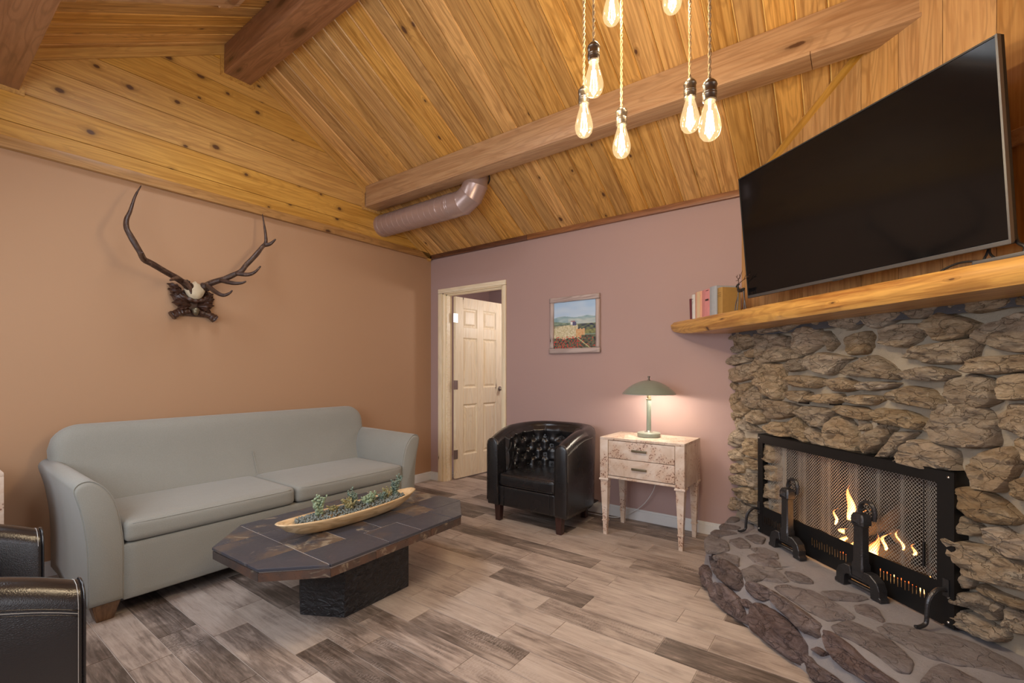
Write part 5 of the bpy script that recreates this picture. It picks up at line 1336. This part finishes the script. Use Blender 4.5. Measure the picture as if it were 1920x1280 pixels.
# ================================================================== PENDANT CLUSTER
CH = Vector((3.24, -2.06, 3.413))
ch = empty('chandelier', CH, 0, 'cluster of hanging amber filament bulbs on twisted gold cords below the ridge beam', 'light')
V, F = lathe([(.0, 0), (.27, 0), (.275, -.01), (.27, -.022), (.0, -.024)], 48); mesh('canopy', V, F, M['socket'], ch, smooth='auto')
bulbs = [(3.104,-2.216,2.146), (3.021,-2.127,2.073), (3.129,-2.047,1.999), (3.353,-1.999,2.041), (3.456,-2.166,1.917), (3.097,-2.059,2.482), (3.294,-2.0,2.471)]
# profile of an ST64 bulb about its own widest point
gp = [(.0,-.037),(.010,-.0355),(.020,-.030),(.028,-.019),(.0318,-.004),(.0315,.010),(.027,.030),(.0215,.050),(.017,.066),(.0145,.076),(.0135,.083)]
gV, gF = lathe([(a, b) for a, b in gp], 28, caps=False)
first = {}
for b in bulbs:
    p = Vector(b)-CH
    tops = Vector((max(-.25, min(.25, p.x)), max(-.20, min(.20, p.y)), -.02))
    def part(nm, V, F, mat, parent, loc=None, smooth='auto'):
        if nm not in first: o = mesh(nm, V(), F, mat, parent, smooth=smooth) if False else None
        return None
    if 'socket' not in first:
        V, F = lathe([(.004,.150),(.006,.146),(.012,.142),(.020,.132),(.0215,.126),(.0195,.122),(.0195,.106),(.0205,.104),(.0195,.102),(.0205,.098),(.0195,.096),(.0195,.082),(.017,.079),(.0,.079)], 24)
        so = mesh('socket', V, F, M['socket'], ch, smooth='auto'); first['socket'] = so
        gl = mesh('bulb', gV, gF, M['bulbglass'], ch, smooth=True); first['bulb'] = gl
        V, F = [], []
        for k in range(6):
            a = k*pi/3; tube([(cos(a)*.006, sin(a)*.006, .050), (cos(a)*.013, sin(a)*.013, -.012)], .0016, 5, V=V, F=F)
        tube([(0, 0, .079), (0, 0, .045)], .004, 6, V=V, F=F)
        fi = mesh('filament', V, F, M['filament'], gl, smooth=True); first['fil'] = fi
        so.location = p; gl.location = p
    else:
        o = first['socket'].copy(); link(o, ch); o.location = p
        g = first['bulb'].copy(); link(g, ch); g.location = p
        f = first['fil'].copy(); link(f, g)
    V, F = [], []
    L = tops.z-(p.z+.148); n = int(L/.0045)
    for ph in (0, pi):
        tube([Vector((p.x+(tops.x-p.x)*k/n+cos(k*.62+ph)*.0026, p.y+(tops.y-p.y)*k/n+sin(k*.62+ph)*.0026, p.z+.148+L*k/n)) for k in range(n+1)], .0024, 5, V=V, F=F)
    mesh('twisted_cord', V, F, M['cord'], ch, smooth=True)
    lamp('bulb_light', 'POINT', b, 10.0, (1, .85, .67), .022)

# ================================================================== TELEVISION
TC = Vector((3.737, -.949, 1.993)); TYAW = radians(-39.5)
tv = empty('television', TC, 0, 'large black flat television tilted forward on a bracket above the mantel', 'television')
tv.rotation_euler = (radians(5.5), 0, TYAW)
w, h = .615, .3548
box('screen', (-w+.007, w-.007, -.0015, .004, -h+.016, h-.007), M['tvscreen'], tv, bevel=.0005, seg=1)
V, F = [], []
for b in ((-w, -w+.006, -.004, .030, -h, h), (w-.006, w, -.004, .030, -h, h), (-w, w, -.004, .030, h-.006, h), (-w, w, .004, .030, -h, h)): boxVF(*b, V=V, F=F)
mesh('casing', V, F, M['tvframe'], tv)
boxes('bottom_bezel', [(-w, w, -.006, .012, -h-.002, -h+.014)], M['tvsilver'], tv, bevel=.002)
boxes('side_bezel', [(w-.0055, w+.001, -.006, .012, -h, h)], M['tvsilver'], tv)
boxes('logo_plate', [(.045-.10, .10-.10, -.0072, -.006, -h-.006, -h+.002)], M['tvframe'], tv)
box('rear_cover', (-w*.75, w*.75, .03, .060, -h*.85, h*.55), M['black'], tv, bevel=.015)
boxes('mount_arm', [(-.05, .05, .06, .26, -.06, -.02), (-.05, .05, .06, .26, .06, .10), (-.20, .20, .06, .075, -.14, .14)], M['ironflat'], tv)
def cable(pts, r, label, mat='black'):
    P = smooth_path([Rt(*p) for p in pts], 6); c = P[0].copy(); V, F = tube([p-c for p in P], r, 8)
    o = mesh('cable', V, F, M[mat], smooth=True); o.location = c; return tag(o, label, 'cable')
cable([(3.81, 2.13, 1.70), (3.815, 2.115, 1.645), (3.808, 2.10, 1.60), (3.80, 2.10, 1.562), (3.78, 2.09, 1.562)], .0042, 'black cable dropping straight down from the television to the mantel')
cable([(3.83, 2.075, 1.600), (3.79, 2.07, 1.608), (3.745, 2.07, 1.610), (3.70, 2.065, 1.596), (3.665, 2.06, 1.572), (3.64, 2.05, 1.562)], .0042, 'black cable arching to the left along the mantel top')
cable([(3.82, 2.13, 1.68), (3.83, 2.10, 1.642), (3.85, 2.085, 1.613), (3.88, 2.08, 1.596), (3.93, 2.08, 1.588), (4.0, 2.08, 1.562)], .0042, 'short black cable curving down to the right behind the grey bar')
cable([(3.90, 2.11, 1.68), (3.925, 2.085, 1.642), (3.948, 2.08, 1.622), (3.945, 2.08, 1.600), (3.94, 2.08, 1.562)], .0062, 'thick black cable with a plug at the right end of the mantel')
V, F = boxVF(-.006, .62, -.012, .012, 0, .014); o = mesh('media_bar', V, F, M['tvsilver'], bevel=.004); o.location = Rt(3.938, 1.897, 1.5535); o.rotation_euler = (0, 0, -pi/4); tag(o, 'slim silver-grey bar lying on the mantel under the television', 'bar')

# ================================================================== BOOKS AND FIGURINE
def book(u, wd, hgt, dep, col, label, lean=0, pages=(.72,.66,.52), band=None, v=1.897):
    m = plain('book_cloth', col, .75, var=.12, nscale=40); pm = M.setdefault('pages', plain('book_pages', pages, .9, var=.1, nscale=150))
    e = empty('book', Rt(u, v, 1.5725-.0095*(u-1.9)), -pi/4, label, 'book', 'books on the mantel shelf'); e.rotation_euler[1] = lean
    prof = []
    V, F = loft([[(-.0, .004, z), (wd*.25, -.001, z), (wd*.5, -.003, z), (wd*.75, -.001, z), (wd, .004, z), (wd, .008, z), (0, .008, z)] for z in (0, hgt)])
    boxVF(0, .0028, .006, dep, 0, hgt, V=V, F=F); boxVF(wd-.0028, wd, .006, dep, 0, hgt, V=V, F=F)
    mesh('cover', V, F, m, e, bevel=.0006, seg=1)
    boxes('pages', [(.0028, wd-.0028, .008, dep-.004, .003, hgt-.003)], pm, e)
    if band:
        bm_ = plain('spine_print', band[0], .6)
        L = []
        for z0, z1, x0, x1 in band[1]: L.append((wd*x0, wd*x1, -.0042, -.001, hgt*z0, hgt*z1))
        boxes('spine_print', L, bm_, e)
book(2.118, .021, .152, .11, (.12,.02,.03), 'thin maroon book leaning at the left end of the row on the mantel', radians(-4))
book(2.141, .040, .176, .13, (.62,.60,.58), 'white book between the maroon and the peach books', radians(-1.5), band=((.25,.25,.25), [(.80,.82,.3,.7),(.70,.71,.25,.75),(.66,.67,.3,.7),(.62,.625,.3,.7)]))
book(2.184, .084, .186, .14, (.72,.38,.27), 'peach and cream book between the white and the pink books', 0, band=((.70,.53,.33), [(.02,.985,.42,.86)]))
book(2.272, .094, .186, .14, (.62,.25,.25), 'pink book with a small dark spine label beside the grey book', 0, band=((.06,.03,.03), [(.58,.64,.55,.9),(.94,.955,.6,.9)]))
book(2.370, .080, .192, .16, (.36,.38,.41), 'tall grey-blue book behind the brown book', 0, v=1.893)
book(2.453, .056, .172, .13, (.38,.22,.06), 'ochre-brown book closing the right end of the row', 0, band=((.20,.13,.05), [(.80,.81,.2,.8),(.72,.73,.2,.8),(.66,.67,.2,.8)]))
dr_ = empty('deer_figurine', Rt(2.685, 1.90, 1.5655), -pi/4, 'small spindly metal deer figurine with branching antlers beside the books', 'figurine')
M['wire'] = plain('grey_wire', (.14,.14,.15), .4, .7)
for pts in ([(-.048,.0,0),(-.040,.0,.045),(-.020,.0,.088),(-.012,0,.122)], [(-.012,-.012,0),(-.008,-.008,.05),(-.010,-.004,.122)], [(.012,.018,0),(.020,.014,.05),(.030,.008,.118)], [(.062,-.004,0),(.048,-.002,.05),(.036,0,.085),(.032,0,.118)]):
    V, F = tube(smooth_path(pts, 4), .0028, 6); mesh('leg', V, F, M['wire'], dr_, smooth=True)
V, F = tube(smooth_path([(-.018,0,.124),(.0,0,.120),(.022,0,.120),(.040,0,.126)], 4), interp([.007,.011,.011,.006], 4), 10)
tube(smooth_path([(-.014,0,.124),(-.020,0,.142),(-.020,0,.156)], 4), interp([.008,.006,.005], 4), 8, V=V, F=F)
tube(smooth_path([(-.010,0,.160),(-.022,0,.158),(-.038,0,.147)], 4), interp([.006,.0062,.0025], 4), 8, V=V, F=F)
mesh('body', V, F, M['black'], dr_, smooth=True)
M['twig'] = plain('dark_brown_twig', (.06,.025,.015), .5)
V, F = [], []
for pts in ([(-.020,0,.158),(-.012,0,.178),(-.020,0,.195),(-.040,0,.214)], [(-.018,0,.188),(.002,0,.205),(.015,0,.224),(.022,0,.236)], [(-.016,0,.183),(-.036,-.004,.186)], [(.0,0,.203),(-.006,0,.222)], [(-.020,0,.160),(.010,.006,.176),(.040,.010,.186),(.075,.012,.206)], [(.025,.008,.182),(.038,.008,.196),(.046,.006,.206)], [(.048,.010,.190),(.07,.012,.190)], [(-.014,0,.190),(-.002,0,.196),(.006,0,.192)], [(-.030,0,.206),(-.024,0,.220)]):
    P = smooth_path(pts, 4); tube(P, [.0026*(1-.7*i/(len(P)-1)) for i in range(len(P))], 5, V=V, F=F)
mesh('antlers', V, F, M['twig'], dr_, smooth=True)

# ================================================================== PAINTING
pc = empty('framed_painting', (1.815, -.002, 1.61), 0, 'square landscape painting of hills and red poppies in a rustic log frame', 'painting')
PH = .25
def member(a, b, r, seed):
    P = [Vector(a).lerp(Vector(b), k/24) for k in range(25)]; V, F = tube(P, [r*(1+.12*noise.noise(Vector((k*.35, seed, 0)))) for k in range(25)], 12)
    for v in V:
        v.y = max(v.y, -.032) if v.y < -.03 else v.y
    c = sum(V, Vector())/len(V); X = (Vector(b)-Vector(a)).normalized(); 
    m = mat3(c, X, (0, -1, 0) if abs(X.z) < .5 else (0, -1, 0)); mi = m.inverted()
    o = mesh('frame_member', [mi @ v for v in V], F, M['greywood'], pc, smooth=True); o.matrix_local = m
member((-PH+.005, -.016, PH-.022), (PH-.005, -.016, PH-.018), .024, 1); member((-PH+.0, -.016, -PH+.022), (PH-.0, -.016, -PH+.022), .024, 2)
member((-PH+.022, -.012, -PH+.045), (-PH+.022, -.012, PH-.045), .021, 3); member((PH-.022, -.012, -PH+.045), (PH-.022, -.012, PH-.045), .021, 4)
NP = 150; x0, x1, z0, z1 = -PH+.040, PH-.040, -PH+.042, PH-.042
V = [(x0+(x1-x0)*i/NP, -.010, z0+(z1-z0)*j/NP) for i in range(NP+1) for j in range(NP+1)]
F = [[i*(NP+1)+j, (i+1)*(NP+1)+j, (i+1)*(NP+1)+j+1, i*(NP+1)+j+1] for i in range(NP) for j in range(NP)]
me = bpy.data.meshes.new('canvas'); me.from_pydata(V, [], F)
ca = me.color_attributes.new('paint', 'FLOAT_COLOR', 'POINT')
def lerpc(a, b, t): t = max(0, min(1, t)); return tuple(a[i]+(b[i]-a[i])*t for i in range(3))
def art(s, t):
    N = lambda a, b, k=0: noise.noise(Vector((s*a, t*b, k)))
    sky = lerpc((.42,.60,.82), (.60,.72,.86), (1-t)*2.2+N(4, 9)*.5)
    c = sky
    r1 = .66+.05*noise.noise(Vector((s*3.2, 1, 0)))+.03*math.exp(-((s-.38)/.15)**2)
    if t < r1: c = lerpc((.25,.40,.46), (.42,.55,.58), .5+N(9, 14, 2))
    r2 = .60-.10*s+.06*noise.noise(Vector((s*4, 7, 0)))
    if t < .64-.02*s and s > .35: c = lerpc(c, (.62,.66,.60), .5+.6*N(6, 20, 3))
    if t < r2-.02: c = lerpc((.16,.24,.20), (.30,.38,.28), .5+N(14, 20, 4))
    if t < .50 and s < .68: c = lerpc((.52,.46,.26), (.76,.70,.52), .5+1.1*N(26, 30, 5))
    if .38 < t < .52 and s > .58: c = lerpc((.05,.06,.10), (.22,.26,.14), .4+N(14, 30, 6))
    if .30 < t < .40 and s > .62: c = lerpc((.32,.33,.14), (.16,.17,.10), .5+N(18, 24, 6))
    if abs(s-.64) < .10 and abs(t-.32) < .09+.03*N(20, 20): c = lerpc((.66,.33,.14), (.70,.52,.30), .5+N(24, 24, 7))
    if t < .22+.06*noise.noise(Vector((s*6, 3, 0))) or (s > .66 and t < .28): c = lerpc((.05,.06,.06), (.20,.20,.12), .45+N(20, 22, 8))
    if abs(t-(.24-(s-.55)*.75)) < .012 and s > .52: c = (.55,.55,.30)
    pop = noise.noise(Vector((s*34, t*30, 9)))
    if t < .26 and pop > (.20 if s < .6 else .34): c = (.62,.07,.06)
    if abs(s-.435) < .022 and .50 < t < .565: c = (.85,.85,.85)
    if abs(s-.50) < .045 and .485 < t < .575-.4*abs(s-.49): c = (.12,.12,.22)
    if abs(s-.47) < .05 and .565 < t < .585: c = (.40,.20,.20)
    if t < .52 and .16*s+.45 < t+.06*N(50, 50, 11): c = lerpc(c, (.07,.10,.09), .6)
    return c
for i in range(NP+1):
    for j in range(NP+1): ca.data[i*(NP+1)+j].color = (*art(i/NP, j/NP), 1)
t = NT('painted_canvas'); at = t.node('ShaderNodeAttribute', attribute_name='paint'); t.set(at.outputs['Color'], .6, spec=.2); t.bump(t.noise(t.obj(False), 180, 3), .2, .002)
me.materials.append(t.m); link(bpy.data.objects.new('canvas', me), pc)
boxes('backing', [(x0-.01, x1+.01, -.0095, -.001, z0-.01, z1+.01)], M['black'], pc)
